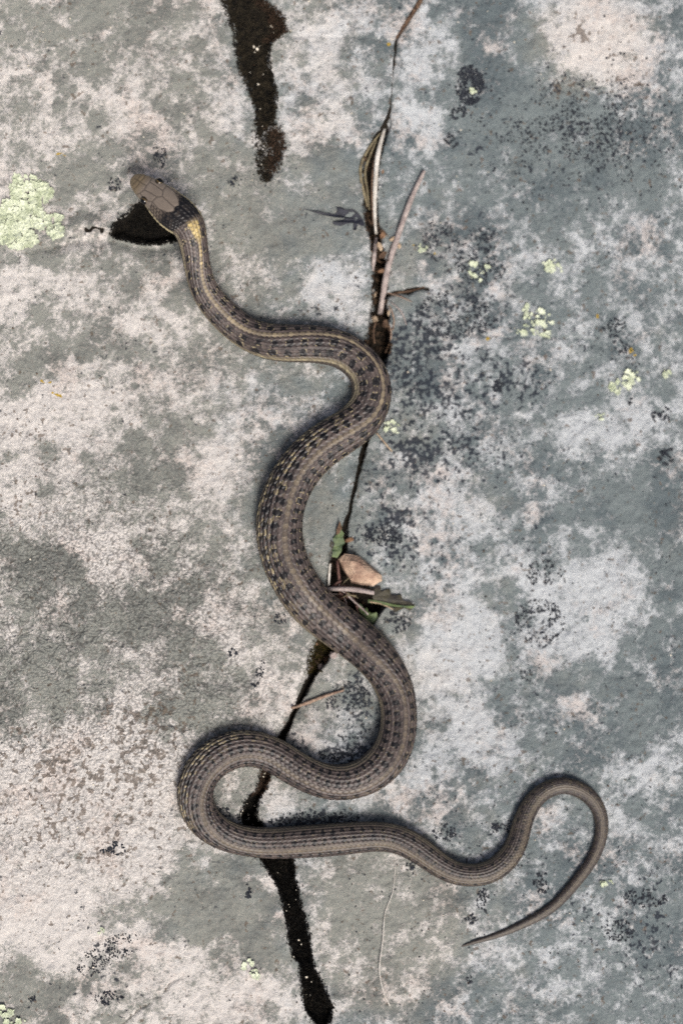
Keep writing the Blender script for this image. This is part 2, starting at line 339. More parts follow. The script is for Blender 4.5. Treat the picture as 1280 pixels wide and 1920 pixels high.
# ------------------------------------------------------------------ rock: material
def rock_material():
    m, n, l, p = mat_nodes('lichen_crusted_rock')
    def attr(nm):
        a = n.new('ShaderNodeAttribute'); a.attribute_name = nm
        s = n.new('ShaderNodeSeparateColor'); l.new(a.outputs['Color'], s.inputs[0]); return s.outputs
    a1, a2, a3 = attr('crust'), attr('soilmap'), attr('grainmap')
    geo = n.new('ShaderNodeNewGeometry')
    def noise(scale, detail=4, rough=0.6, dist=0):
        t = n.new('ShaderNodeTexNoise'); t.inputs['Scale'].default_value = scale; t.inputs['Detail'].default_value = detail
        t.inputs['Roughness'].default_value = rough; t.inputs['Distortion'].default_value = dist
        l.new(geo.outputs['Position'], t.inputs['Vector']); return t.outputs['Fac']
    def math_(op, a, b=None, c=None):
        t = n.new('ShaderNodeMath'); t.operation = op
        for i, v in enumerate((a, b, c)):
            if v is None: continue
            if isinstance(v, (int, float)): t.inputs[i].default_value = v
            else: l.new(v, t.inputs[i])
        return t.outputs[0]
    def thr(mask, nz, amount, lo, hi):
        v = math_('ADD', mask, math_('MULTIPLY', math_('SUBTRACT', nz, 0.5), amount))
        r = n.new('ShaderNodeMapRange'); r.interpolation_type = 'SMOOTHSTEP'
        r.inputs['From Min'].default_value = lo; r.inputs['From Max'].default_value = hi
        l.new(v, r.inputs['Value']); return r.outputs[0]
    def mix(f, a, b, bt='MIX'):
        t = n.new('ShaderNodeMix'); t.data_type = 'RGBA'; t.blend_type = bt
        if isinstance(f, (int, float)): t.inputs[0].default_value = f
        else: l.new(f, t.inputs[0])
        for i, v in ((6, a), (7, b)):
            if isinstance(v, tuple): t.inputs[i].default_value = v
            else: l.new(v, t.inputs[i])
        return t.outputs[2]
    nf = noise(900, 5, 0.7); nm = noise(380, 4, 0.65); nl = noise(2600, 3, 0.7); nb = noise(130, 3, 0.6)
    warm = thr(a2[2], nb, 0.5, 0.25, 0.75)
    grey = mix(warm, (0.156, 0.184, 0.186, 1), (0.228, 0.236, 0.212, 1))
    grey = mix(thr(a3[1], nm, 0.5, 0.40, 0.72), grey, mix(warm, (0.105, 0.130, 0.138, 1), (0.165, 0.172, 0.158, 1)))
    grey = mix(math_('MULTIPLY', thr(a3[1], nf, 0.9, 0.2, 0.5), 0.0), grey, (0.3, 0.3, 0.28, 1))
    pale = mix(warm, (0.475, 0.50, 0.51, 1), (0.58, 0.555, 0.522, 1))
    pale = mix(math_('MULTIPLY', thr(a3[1], nm, 0.9, 0.52, 0.85), 0.55), pale, (0.54, 0.46, 0.41, 1))
    pale = mix(math_('MULTIPLY', thr(nf, nl, 0.5, 0.54, 0.80), 0.55), pale, (0.22, 0.22, 0.22, 1))
    wn = math_('ADD', math_('MULTIPLY', nf, 0.7), math_('MULTIPLY', nl, 0.3))
    wm = thr(a1[0], wn, 2.4, 0.22, 0.84)
    base = mix(wm, grey, pale)
    # pale powder grains over the grey crust
    base = mix(math_('MULTIPLY', thr(nf, nl, 0.7, 0.55, 0.74), 0.55), base, mix(warm, (0.42, 0.44, 0.45, 1), (0.52, 0.44, 0.37, 1)))
    base = mix(math_('MULTIPLY', thr(a1[2], nf, 0.7, 0.45, 0.8), 0.72), base, (0.115, 0.085, 0.062, 1))
    base = mix(math_('MULTIPLY', thr(a1[1], nf, 2.0, 0.42, 0.80), 0.9), base, (0.022, 0.027, 0.038, 1))
    # areolate grains
    vo = n.new('ShaderNodeTexVoronoi'); vo.inputs['Scale'].default_value = 720; vo.feature = 'F1'
    wv_ = n.new('ShaderNodeTexNoise'); wv_.inputs['Scale'].default_value = 160; l.new(geo.outputs['Position'], wv_.inputs['Vector'])
    wa = n.new('ShaderNodeVectorMath'); wa.operation = 'MULTIPLY_ADD'; wa.inputs[1].default_value = (.006, .006, .006)
    l.new(wv_.outputs['Color'], wa.inputs[0]); l.new(geo.outputs['Position'], wa.inputs[2]); l.new(wa.outputs[0], vo.inputs['Vector'])
    gap = n.new('ShaderNodeMapRange'); gap.inputs['From Min'].default_value = 0.42; gap.inputs['From Max'].default_value = 0.75
    l.new(vo.outputs['Distance'], gap.inputs['Value'])
    base = mix(math_('MULTIPLY', math_('MULTIPLY', gap.outputs[0], math_('MULTIPLY', a3[0], thr(a3[1], nb, 1.2, 0.05, 0.5))), 0.62), base, (0.06, 0.06, 0.055, 1))
    # scattered black pinpoints
    base = mix(math_('MULTIPLY', thr(math_('ADD', nl, math_('MULTIPLY', math_('SUBTRACT', 1.0, warm), 0.055)), nf, 0.6, 0.66, 0.75), 0.85), base, (0.035, 0.04, 0.05, 1))
    base = mix(thr(a2[1], nf, 0.5, 0.4, 0.6), base, (0.42, 0.29, 0.055, 1))
    dirt = mix(nm, (0.008, 0.007, 0.006, 1), (0.030, 0.024, 0.017, 1))
    base = mix(thr(a2[0], nf, 0.5, 0.40, 0.62), base, dirt)
    l.new(base, p.inputs['Base Color'])
    p.inputs['Roughness'].default_value = 0.92; p.inputs['Specular IOR Level'].default_value = 0.12
    hgt = math_('ADD', math_('MULTIPLY', nf, 0.7), math_('MULTIPLY', nl, 0.35))
    hgt = math_('SUBTRACT', hgt, math_('MULTIPLY', math_('MULTIPLY', vo.outputs['Distance'], a3[0]), 1.0))
    hgt = math_('ADD', hgt, math_('MULTIPLY', wm, 0.15))
    b = n.new('ShaderNodeBump'); b.inputs['Strength'].default_value = 0.65; b.inputs['Distance'].default_value = 0.0011
    l.new(hgt, b.inputs['Height']); l.new(b.outputs[0], p.inputs['Normal'])
    return m
M_ROCK = rock_material()

V = world_xyz(X, Y, Zmm)
ny, nx = X.shape
idx = np.arange(ny * nx).reshape(ny, nx)
F = np.stack([idx[1:, :-1], idx[1:, 1:], idx[:-1, 1:], idx[:-1, :-1]], -1).reshape(-1, 4)
xmid = 0.5 * (xl + xr)
cellx = 0.25 * (X[1:, :-1] + X[1:, 1:] + X[:-1, 1:] + X[:-1, :-1]); cellm = 0.25 * (xmid[1:, :-1] + xmid[1:, 1:] + xmid[:-1, 1:] + xmid[:-1, :-1])
leftside = (cellx < cellm).ravel()
VV = V.reshape(-1, 3)
for sel, lab in ((leftside, 'higher pale lichen-crusted rock slab left of the long crack'), (~leftside, 'lower grey speckled rock slab right of the long crack')):
    f = F[sel]; used, inv = np.unique(f, return_inverse=True); inv = inv.reshape(f.shape)
    o = link_mesh('rock_slab', VV[used], inv, M_ROCK, col={'crust': A1.reshape(-1, 4)[used], 'soilmap': A2.reshape(-1, 4)[used], 'grainmap': A3.reshape(-1, 4)[used]})
    tag(o, lab, 'rock', kind='structure')

# ------------------------------------------------------------------ snake
HEADN = 9
ST = np.array([  # x, y, half width
    (250, 333.5, 9), (253, 336, 13), (259.5, 341, 17.5), (269, 349, 21.5), (286, 361, 26), (303, 376, 30.5), (321, 393, 33.5), (337, 406, 33.5), (352, 422, 30.5),
    (361, 447, 26.5), (366, 475, 24.5), (371, 505, 23.5), (384, 547, 25), (418, 589, 28), (457, 622, 29), (490, 637, 32), (524, 643, 34), (592, 645, 34.5), (640, 655, 34), (668, 674, 34), (692, 702, 35),
    (698, 731, 36), (692, 764, 37), (671, 792, 37.5), (638, 815, 38.5), (602, 838, 39.5), (564, 876, 40), (539, 918, 41), (526, 955, 42), (523, 990, 42), (529, 1034, 41.5), (548, 1082, 41),
    (582, 1133, 41), (622, 1166, 41), (660, 1193, 41), (698, 1226, 39), (726, 1262, 36), (743, 1300, 34), (748, 1345, 33), (744, 1383, 34), (726, 1423, 35.5), (688, 1455, 34), (650, 1467, 32.5), (618, 1467, 32),
    (585, 1457, 31.5), (556, 1443, 31.5), (511, 1414, 32), (468, 1402, 32.5), (430, 1407, 34), (396, 1427, 34), (371, 1459, 33), (365, 1501, 32), (384, 1542, 30), (425, 1568, 27.5), (487, 1580, 27.5), (573, 1578, 29.5),
    (651, 1572, 29), (710, 1568, 26.5), (745, 1573, 26), (780, 1589, 25.5), (818, 1618, 23), (850, 1637, 21), (880, 1642, 20.5), (915, 1637, 21), (947, 1615, 21), (968, 1583, 20), (982, 1530, 18), (1007, 1491, 16.5), (1034, 1475, 15.5), (1063, 1471, 15), (1106, 1493, 14.5),
    (1124, 1520, 13), (1129, 1550, 12), (1116, 1601, 11), (1078, 1655, 10), (1034, 1702, 9.3), (984, 1731, 7.6), (925, 1756, 5.2), (885, 1767, 3.4), (866, 1774, 1.6)], dtype=float)
STRIPE = [(361, 421), (375, 449), (380, 474), (378, 511), (386, 546), (405, 571), (430, 599), (461, 621), (496, 630), (552, 629), (609, 630), (654, 639), (693, 667), (713, 701), (718, 740), (704, 777), (671, 800),
          (637, 822), (595, 853), (561, 893), (544, 940), (540, 971), (534, 1034), (558, 1085), (598, 1135), (643, 1177), (693, 1227), (730, 1262), (756, 1302), (758, 1351), (746, 1415), (730, 1440), (675, 1478), (632, 1482),
          (566, 1458), (511, 1423), (456, 1415), (409, 1442), (386, 1480), (382, 1524), (429, 1580), (476, 1592), (534, 1592), (612, 1586), (690, 1579), (737, 1582), (769, 1599), (812, 1626), (866, 1647), (920, 1643), (966, 1605), (986, 1554), (1008, 1500), (1063, 1475), (1108, 1496), (1128, 1546), (1078, 1656), (984, 1732)]

def resample(st, step):
    P_ = st; n = len(P_)
    seg = np.hypot(*np.diff(P_[:, :2], axis=0).T); t = np.concatenate([[0], np.cumsum(seg ** 0.5)])
    out = []
    ext = np.vstack([2 * P_[0] - P_[1], P_, 2 * P_[-1] - P_[-2]]); te = np.concatenate([[t[0] - (t[1] - t[0])], t, [2 * t[-1] - t[-2]]])
    for i in range(n - 1):                         # centripetal Catmull-Rom
        p0, p1, p2, p3 = ext[i:i + 4]; t0, t1, t2, t3 = te[i:i + 4]
        u = np.linspace(t1, t2, 40, endpoint=False)[:, None]
        a1 = (t1 - u) / (t1 - t0) * p0 + (u - t0) / (t1 - t0) * p1
        a2 = (t2 - u) / (t2 - t1) * p1 + (u - t1) / (t2 - t1) * p2
        a3 = (t3 - u) / (t3 - t2) * p2 + (u - t2) / (t3 - t2) * p3
        b1 = (t2 - u) / (t2 - t0) * a1 + (u - t0) / (t2 - t0) * a2
        b2 = (t3 - u) / (t3 - t1) * a2 + (u - t1) / (t3 - t1) * a3
        out.append((t2 - u) / (t2 - t1) * b1 + (u - t1) / (t2 - t1) * b2)
    out = np.vstack(out + [P_[-1:]])
    d = np.concatenate([[0], np.cumsum(np.hypot(*np.diff(out[:, :2], axis=0).T))])
    s = np.arange(0, d[-1], step)
    return np.stack([np.interp(s, d, out[:, k]) for k in range(out.shape[1])], -1), s
def gsmooth(a, sig):
    r = int(sig * 3); k = np.exp(-0.5 * (np.arange(-r, r + 1) / sig) ** 2); k /= k.sum()
    return np.convolve(np.pad(a, r, mode='reflect', reflect_type='odd'), k, mode='valid')
RS = 1.5
path, s_ = resample(ST, RS)
cxs, cys, hw = path.T
b_h = sstep(140, 200, s_)
for arr in (cxs, cys, hw):
    sm = gsmooth(arr, 12); arr[:] = arr * (1 - b_h) + sm * b_h
tx = np.gradient(cxs); ty = np.gradient(cys); tl = np.hypot(tx, ty); tx /= tl; ty /= tl
tx = gsmooth(tx, 6); ty = gsmooth(ty, 6); tl = np.hypot(tx, ty); tx /= tl; ty /= tl
lx, ly = ty, -tx                                   # lateral unit vector (animal's right in the picture plane)
curv = gsmooth(np.gradient(np.unwrap(np.arctan2(ty, tx))) / RS, 14)      # + turns clockwise on screen (towards -l)
# roll from the stripe
rs_s, rs_r = [], []
for (ax, ay) in STRIPE:
    i = int(np.argmin(np.hypot(cxs - ax, cys - ay)))
    off = ((ax - cxs[i]) * lx[i] + (ay - cys[i]) * ly[i]) / hw[i]
    rs_s.append(s_[i]); rs_r.append(math.asin(max(-0.86, min(0.86, off * 0.98))))
order = np.argsort(rs_s); rs_s = np.array(rs_s)[order]; rs_r = np.array(rs_r)[order]
roll = np.interp(s_, np.concatenate([[0, 60, 110], rs_s]), np.concatenate([[0.08, 0.2, 0.2], rs_r]))
roll = gsmooth(roll, 16)
# resting height
gz = np.max([ground_mm(cxs + lx * hw * f, cys + ly * hw * f, False) for f in (-0.6, -0.3, 0, 0.3, 0.6)], axis=0)
gz = gsmooth(gz, 26)
lift = 17 * (1 - sstep(90, 390, s_)) + 0.0
hm = hw * S * 1e3                                   # half width in mm
head = 1 - sstep(115, 165, s_)
top_r = np.interp(s_, [0, 5, 12, 30, 60, 100, 130, 165], [5, 8, 11, 14.5, 18.5, 21, 21.5, 22.5]) * S * 1e3
bot_r = np.interp(s_, [0, 5, 20, 60, 100, 130, 165], [5, 7.5, 11, 15, 17, 18, 18.5]) * S * 1e3
top_r = np.where(s_ < 165, top_r, 0.76 * hm); bot_r = np.where(s_ < 165, bot_r, 0.62 * hm)
top_r = gsmooth(top_r, 5); bot_r = gsmooth(bot_r, 5)
zc = gz + bot_r - 0.35 + lift - 3.0 * (1 - sstep(0, 110, s_))
aa = np.radians(np.concatenate([np.linspace(-118, 118, 150), np.linspace(118, 242, 26)[1:-1]]))
NA = len(aa); NS = len(s_)
SA, AA = np.meshgrid(np.arange(NS), aa, indexing='ij')
ROLL = roll[:, None]
TH = (np.degrees(AA - ROLL) + 180) % 360 - 180       # angle from the spine line; + is the l side
hw2 = hw[:, None]; hd = head[:, None]
ex = 1 - 0.25 * hd
sn, cs = np.sin(AA), np.cos(AA)
ox = np.sign(sn) * np.abs(sn) ** (0.92 - 0.12 * hd) * hw2
oz = np.where(cs > 0, np.abs(cs) ** (1 - 0.22 * hd) * top_r[:, None], -np.abs(cs) ** 0.8 * bot_r[:, None])

# scale lattice
PIT_ = np.clip(0.30 * hw + 0.4, 3.4, 13.5); PIT_ = np.where(s_ < 170, np.clip(PIT_ * 0.8, 5.5, 12), PIT_); PIT_ = gsmooth(PIT_, 20)
phi = np.cumsum(RS / PIT_)
Q = TH / 125 * 9.5
PH = np.repeat(phi[:, None], NA, 1)
stretch = np.zeros((NS, NA))
def ramp_s(a, b, f=60): return (sstep(a - f, a + f, s_) * (1 - sstep(b - f, b + f, s_)))[:, None]
cv = np.clip(np.abs(curv) * 60, 0, 1)[:, None]
outer = np.where(np.sign(curv)[:, None] * np.sin(AA) > 0, 1.0, 0.0) * np.abs(np.sin(AA))
i_of = lambda x, y: s_[int(np.argmin(np.hypot(cxs - x, cys - y)))]
sA, sB = i_of(640, 815), i_of(560, 1100)
sC, sD = i_of(500, 1410), i_of(372, 1535)
west = np.where((lx[:, None] * sn) < 0, np.abs(sn) * np.abs(lx[:, None]), 0) + 0.0
convex = sstep(-0.25, 0.75, -(lx[:, None] * np.sin(AA)))
stretch = np.clip(ramp_s(sA, sB) * sstep(-0.1, 0.65, -(lx[:, None] * sn) - 0.3 * (ly[:, None] * sn)) * 1.0 + ramp_s(sC, sD, 40) * sstep(0.0, 0.8, -(lx[:, None] * sn) - 0.45 * (ly[:, None] * sn)) * 0.9, 0, 1)
stretch = np.clip(stretch + 0.25 * cv * sstep(0.2, 0.9, outer), 0, 1)

bestH = np.full((NS, NA), -1.0); bestE = np.zeros((NS, NA)); bJ = np.zeros((NS, NA)); bR = np.zeros((NS, NA)); bU = np.zeros((NS, NA)); bV = np.zeros((NS, NA))
r0 = np.floor(Q)
for dr in (-1, 0, 1, 2):
    R = r0 + dr
    shift = 0.5 * (np.mod(R, 2))
    j0 = np.round(PH - shift)
    for dj in (-1, 0, 1):
        J = j0 + dj
        u = PH - shift - J; v = Q - R
        Wd = (0.66 - 0.20 * stretch) * np.clip(1 - (np.abs(u + 0.04) / (0.80 - 0.20 * stretch)) ** 1.7, 0, 1) ** 0.62 * np.where(u > 0, 1 - 0.35 * u, 1)
        e = 1 - np.abs(v) / np.maximum(Wd, 1e-4)
        hgt = 0.35 + 0.62 * u - 0.30 * (v / np.maximum(Wd, 1e-3)) ** 2 + 0.22 * np.exp(-(v / 0.11) ** 2)
        ok = (e > 0) & (hgt > bestH)
        bestH = np.where(ok, hgt, bestH); bestE = np.where(ok, np.minimum(e, np.clip((0.66 - u) * 1.25, 0, 1)), bestE)
        bJ = np.where(ok, J, bJ); bR = np.where(ok, R, bR); bU = np.where(ok, u, bU); bV = np.where(ok, v, bV)
none = bestH < -0.5
relief = np.where(none, -0.4, bestH)
def hash2(a, b, k=0.0):
    h = np.sin(a * 127.1 + b * 311.7 + k * 74.7) * 43758.5453
    return h - np.floor(h)
rnd = hash2(bJ, bR); rnd2 = hash2(bJ, bR, 3.0)
isv = np.abs(Q) > 9.5
belly = sstep(9.3, 9.9, np.abs(Q))
headtop = np.clip(1 - sstep(96, 112, s_), 0, 1)[:, None] * np.ones_like(Q)

# head plates in head coordinates (along, across) in px
al = s_[:, None] * np.ones_like(Q) * 0.985
b0 = 6 * np.clip(al / 60, 0, 1)
bb = ox - b0
mir = np.abs(bb)
lines = [[(5, 0), (31, 0)], [(10, 0), (9, 13)], [(17, 0), (18, 10), (15, 18)], [(31, 0), (32, 9), (29, 18), (24, 24)], [(32, 9), (46, 8.2), (60, 8)], [(60, 8), (66, 0)],
         [(29, 18), (36, 21), (52, 23), (58, 20)], [(60, 8), (58, 20)], [(66, 0), (96, 0)], [(58, 20), (76, 22), (92, 16), (101, 7), (96, 0)], [(58, 20), (62, 27)], [(76, 22), (80, 28)]]
dl = np.full(al.shape, 1e9)
nh = int(140 / RS)
for Ls in lines:
    dl[:nh] = np.minimum(dl[:nh], seg_dist(al[:nh], mir[:nh], Ls))
plates = ((al < 62) & (mir < 40)) | ((al < 103) & in_poly(al, mir, [(50, -1), (50, 24), (76, 22.5), (93, 16.5), (102, 7), (97, -1)]))
plates = plates & (np.degrees(np.abs(AA)) < 100)
plate_groove = np.exp(-(dl / 1.0) ** 2)
relief = np.where(plates, 0.35 - 0.7 * plate_groove, relief)
relief = relief * (1 - belly) + belly * 0.1 * np.abs(np.sin(PH * math.pi))
amp = np.clip(0.016 * hw * 1.1, 0.05, 0.6)[:, None] * np.clip(0.75 + 0.6 * stretch, 0, 1.5)   # mm
# normals of the section (approx) and displaced points
nxo = ox / np.maximum(hw2, 1) ; nzo = oz / np.maximum(np.where(oz > 0, top_r[:, None], bot_r[:, None]), 0.3)
nl_ = np.sqrt(nxo ** 2 + nzo ** 2) + 1e-6
off = relief * amp
PXo = ox + nxo / nl_ * off / (S * 1e3); OZ = oz + nzo / nl_ * off
Zs = zc[:, None] + OZ
k = (H - zc * 1e-3) / H
WX = ((cxs - 640) * S * k)[:, None] + PXo * lx[:, None] * S
WY = ((960 - cys) * S * k)[:, None] - PXo * ly[:, None] * S
SV = np.stack([WX, WY, Zs * 1e-3], -1)

# colours
def c3(r, g, b): return np.array(lin(r, g, b)[:3])
brownA, brownB = c3(109, 97, 90), c3(74, 65, 62)
col = brownA + (brownB - brownA) * np.clip(0.5 + 1.3 * (rnd[..., None] - 0.5) + 0.5 * (vnoise(PH, Q, 9, 3)[..., None] - 0.5), 0, 1)
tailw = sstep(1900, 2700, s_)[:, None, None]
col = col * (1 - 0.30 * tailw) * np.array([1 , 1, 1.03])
col = col * (1 + 0.35 * np.exp(-(bV / 0.16) ** 2) - 0.12)[..., None]
qs = np.where(none, Q, bR + 0.35 * bV); aq = np.abs(qs)
# black spots
sp = np.interp(s_, [0, 160, 320, 420, 800, 1500, 3000], [28, 30, 29, 28, 24, 20, 17])
sph = np.cumsum(RS / sp)[:, None]
spotD = np.zeros_like(Q)
for rc, wq, ph0, st in ((1.9, 1.0, 0.0, 1.0), (4.5, 1.1, 0.08, 1.0)):
    for sg in (-1, 1):
        c_ = np.round(sph + ph0 + (0.5 if sg > 0 else 0))
        du = (sph + ph0 + (0.5 if sg > 0 else 0) - c_)
        jit = hash2(c_, np.full_like(c_, rc * sg), 1.0)
        strength = st * (0.7 + 0.5 * jit)
        spotD = np.maximum(spotD, strength * np.exp(-(du / (0.195 + 0.05 * jit)) ** 4 - ((Q - sg * rc - 0.5 * (jit - .5)) / (wq * .74)) ** 4))
sp_amt = np.interp(s_, [0, 140, 170, 350, 460, 850, 1000, 1500, 2300, 2700, 3300], [0, 0, .8, 1.05, 1.6, 1.45, 1.25, 1.1, .9, .5, .15])[:, None]
spotD = spotD * sp_amt * (0.75 + 0.5 * vnoise(PH, Q * 3, 2.1, 6))
edge = np.where(none, 0, bestE)
darkm = sstep(0.0, 0.16, spotD * 0.95 - edge * 0.85 + 0.12 + 0.7 * (rnd - 0.45) * spotD)
darkm = darkm * (spotD > 0.08)
# fine dark edges of scales everywhere
gapm = np.where(none, 1.0, 1 - sstep(0.10, 0.50, edge))
base_gap = np.interp(s_, [0, 130, 300, 800, 1000, 1500, 2400, 3000, 3600], [.8, .8, .5, .42, .46, .46, .46, .42, .35])[:, None]
# stripes
ds = np.interp(s_, [0, 132, 140, 230, 420, 640, 760, 1000, 1600, 2400, 3600], [0, 0, .95, .72, .7, .7, .55, .42, .30, .28, .18])[:, None, None]
spp = np.abs(sph - np.round(sph))[..., None] * 2
ds = ds * (1 - sstep(520, 900, s_)[:, None, None] * (1 - sstep(1700, 2300, s_)[:, None, None]) * 0.6 * spp) * (0.55 + 0.75 * rnd2[..., None])
dsw = np.interp(s_, [0, 130, 150, 190, 500, 900, 1600, 3000], [0.5, 1.7, 1.3, .55, .62, .66, .8, 1.2])[:, None]
dmask = (1 - sstep(dsw * 0.75, dsw * 1.15, aq))[..., None]
yel = c3(208, 184, 124); tan = c3(180, 164, 134)
dcol = yel + (tan - yel) * sstep(150, 260, s_)[:, None, None]
col = col + (dcol * (0.85 + 0.3 * rnd[..., None]) - col) * dmask * ds
ls_ = np.interp(s_, [0, 130, 150, 700, 820, 1100, 1700, 2400, 3600], [0, 0, .85, .85, .55, .55, .5, .35, .2])[:, None, None]
lmask = (sstep(5.7, 6.2, aq) * (1 - sstep(7.2, 7.7, aq)))[..., None]
lcol = c3(182, 170, 138)
col = col + (lcol * (0.6 + 0.6 * rnd[..., None]) - col) * lmask * ls_ * (0.6 + 0.5 * rnd2[..., None])
low = (sstep(7.3, 7.9, aq))[..., None]
col = col + (c3(86, 79, 70) - col) * low * 0.7
# pale flecks beside the spots and in stretched skin
fleck = ((rnd2 > 0.5) & (np.abs(bV) > 0.16) & (bU < 0.25)).astype(float)
flm = fleck * np.clip(stretch * 1.1 + 0.9 * sstep(0.03, 0.15, spotD) * (1 - sstep(0.55, 0.8, spotD)) * (1 - 0.6 * sstep(900, 1300, s_))[:, None], 0, 1) * (aq > 1.0)
black = c3(14, 14, 18)
col = col + (black - col) * np.clip(gapm * np.clip(base_gap + 0.6 * stretch, 0, 1), 0, 1)[..., None] * 0.86
col = col + (c3(204, 188, 146) - col) * flm[..., None] * 0.8
col = col + (black - col) * np.clip(darkm + 0.5 * stretch * sstep(0.3, .8, 1 - edge) * (aq > 1.2) * (1 - flm) * (rnd < 0.8), 0, 1)[..., None] * 0.93
# head colouring
hcol = c3(128, 117, 106) * np.ones_like(col)
hcol = hcol + (c3(128, 113, 90) - hcol) * (1 - sstep(14, 34, al))[..., None]
hcol = hcol * (0.9 + 0.22 * fbm(al, bb, 7, 4, 3)[..., None])
hcol = hcol + (black - hcol) * (plate_groove * 0.55)[..., None]
temple = c3(122, 110, 98) * (0.85 + 0.3 * rnd[..., None])
temple = temple + (black - temple) * np.clip(gapm * 0.95 + 0.0, 0, 1)[..., None]
nape = sstep(78, 98, al) * (1 - sstep(128, 140, al + 6 * (rnd - .5)))
nape = nape * (1 - sstep(9, 16, al - 128)) * (np.abs(Q) < 8.3) * (0.85 + 0.15 * sstep(-2, 3, Q))
temple = temple + (black - temple) * np.clip(nape * (0.9 + 0.2 * (rnd > 0.3)), 0, 0.97)[..., None]
hh_ = np.where(plates[..., None], hcol, temple)
lab_a = np.degrees(np.abs(AA))
lab = sstep(66, 76, lab_a) * (1 - sstep(112, 126, lab_a)) * sstep(22, 46, al)
hh_ = hh_ + (c3(186, 174, 138) - hh_) * (lab * 0.85)[..., None]
bars = np.exp(-((np.mod(al, 14) - 7) / 1.1) ** 2) * sstep(70, 80, lab_a) * (al > 24)
hh_ = hh_ + (black - hh_) * (bars * 0.75)[..., None]
wt = (1 - sstep(131, 141, s_))[:, None, None]
col = col * (1 - wt) + hh_ * wt
bel = c3(120, 120, 110)
col = col + (bel - col) * belly[..., None] * (0.8)
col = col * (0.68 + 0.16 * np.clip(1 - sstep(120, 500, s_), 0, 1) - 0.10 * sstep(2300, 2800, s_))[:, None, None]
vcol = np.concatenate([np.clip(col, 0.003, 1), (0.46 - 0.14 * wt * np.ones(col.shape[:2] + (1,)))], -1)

gi = np.arange(NS * NA).reshape(NS, NA)
nxt = np.roll(gi, -1, axis=1)
SF = np.stack([gi[:-1], gi[1:], nxt[1:], nxt[:-1]], -1).reshape(-1, 4)
# close snout and tail tip with a centre vertex each (degenerate-free fans as quads are avoided: use triangles in a second array)
def snake_material():
    m, n, l, p = mat_nodes('snake_skin')
    a = n.new('ShaderNodeAttribute'); a.attribute_name = 'skin'
    tc = n.new('ShaderNodeTexCoord')
    nz = n.new('ShaderNodeTexNoise'); nz.inputs['Scale'].default_value = 2200; nz.inputs['Detail'].default_value = 3
    l.new(tc.outputs['Object'], nz.inputs['Vector'])
    mr = n.new('ShaderNodeMapRange'); mr.inputs['To Min'].default_value = 0.78; mr.inputs['To Max'].default_value = 1.2
    l.new(nz.outputs['Fac'], mr.inputs['Value'])
    vm = n.new('ShaderNodeVectorMath'); vm.operation = 'SCALE'
    l.new(a.outputs['Color'], vm.inputs[0]); l.new(mr.outputs[0], vm.inputs['Scale'])
    l.new(vm.outputs[0], p.inputs['Base Color'])
    l.new(a.outputs['Alpha'], p.inputs['Roughness']); p.inputs['Specular IOR Level'].default_value = 0.4
    b = n.new('ShaderNodeBump'); b.inputs['Strength'].default_value = 0.15; b.inputs['Distance'].default_value = 0.0003
    l.new(nz.outputs['Fac'], b.inputs['Height']); l.new(b.outputs[0], p.inputs['Normal'])
    return m
M_SNAKE = snake_material()
# caps: collapse the first and last ring towards their centres
SV2 = SV.copy()
cap0 = SV[0].mean(0); cap1 = SV[-1].mean(0)
tip = np.array([[cap0[0] - tx[0] * 2.5 * S, cap0[1] + ty[0] * 2.5 * S, cap0[2]]]); 
ringm = cap0 + (SV[0] - cap0) * 0.6 + (tip - cap0) * 0.72; ring0 = cap0 + (SV[0] - cap0) * 0.02 + (tip - cap0); ring1 = cap1 + (SV[-1] - cap1) * 0.05 + np.array([tx[-1] * 3 * S, -ty[-1] * 3 * S, 0])
allv = np.concatenate([ring0[None], ringm[None], SV, ring1[None]]); allc = np.concatenate([vcol[:1], vcol[:1], vcol, vcol[-1:]])
gi = np.arange((NS + 3) * NA).reshape(NS + 3, NA); nxt = np.roll(gi, -1, axis=1)
SF = np.stack([gi[:-1], gi[1:], nxt[1:], nxt[:-1]], -1).reshape(-1, 4)
SF = SF[:, ::-1]
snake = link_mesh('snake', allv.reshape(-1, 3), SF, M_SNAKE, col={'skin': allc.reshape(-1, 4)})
tag(snake, 'slender brown striped snake winding in curves over the crack with its head raised', 'snake')
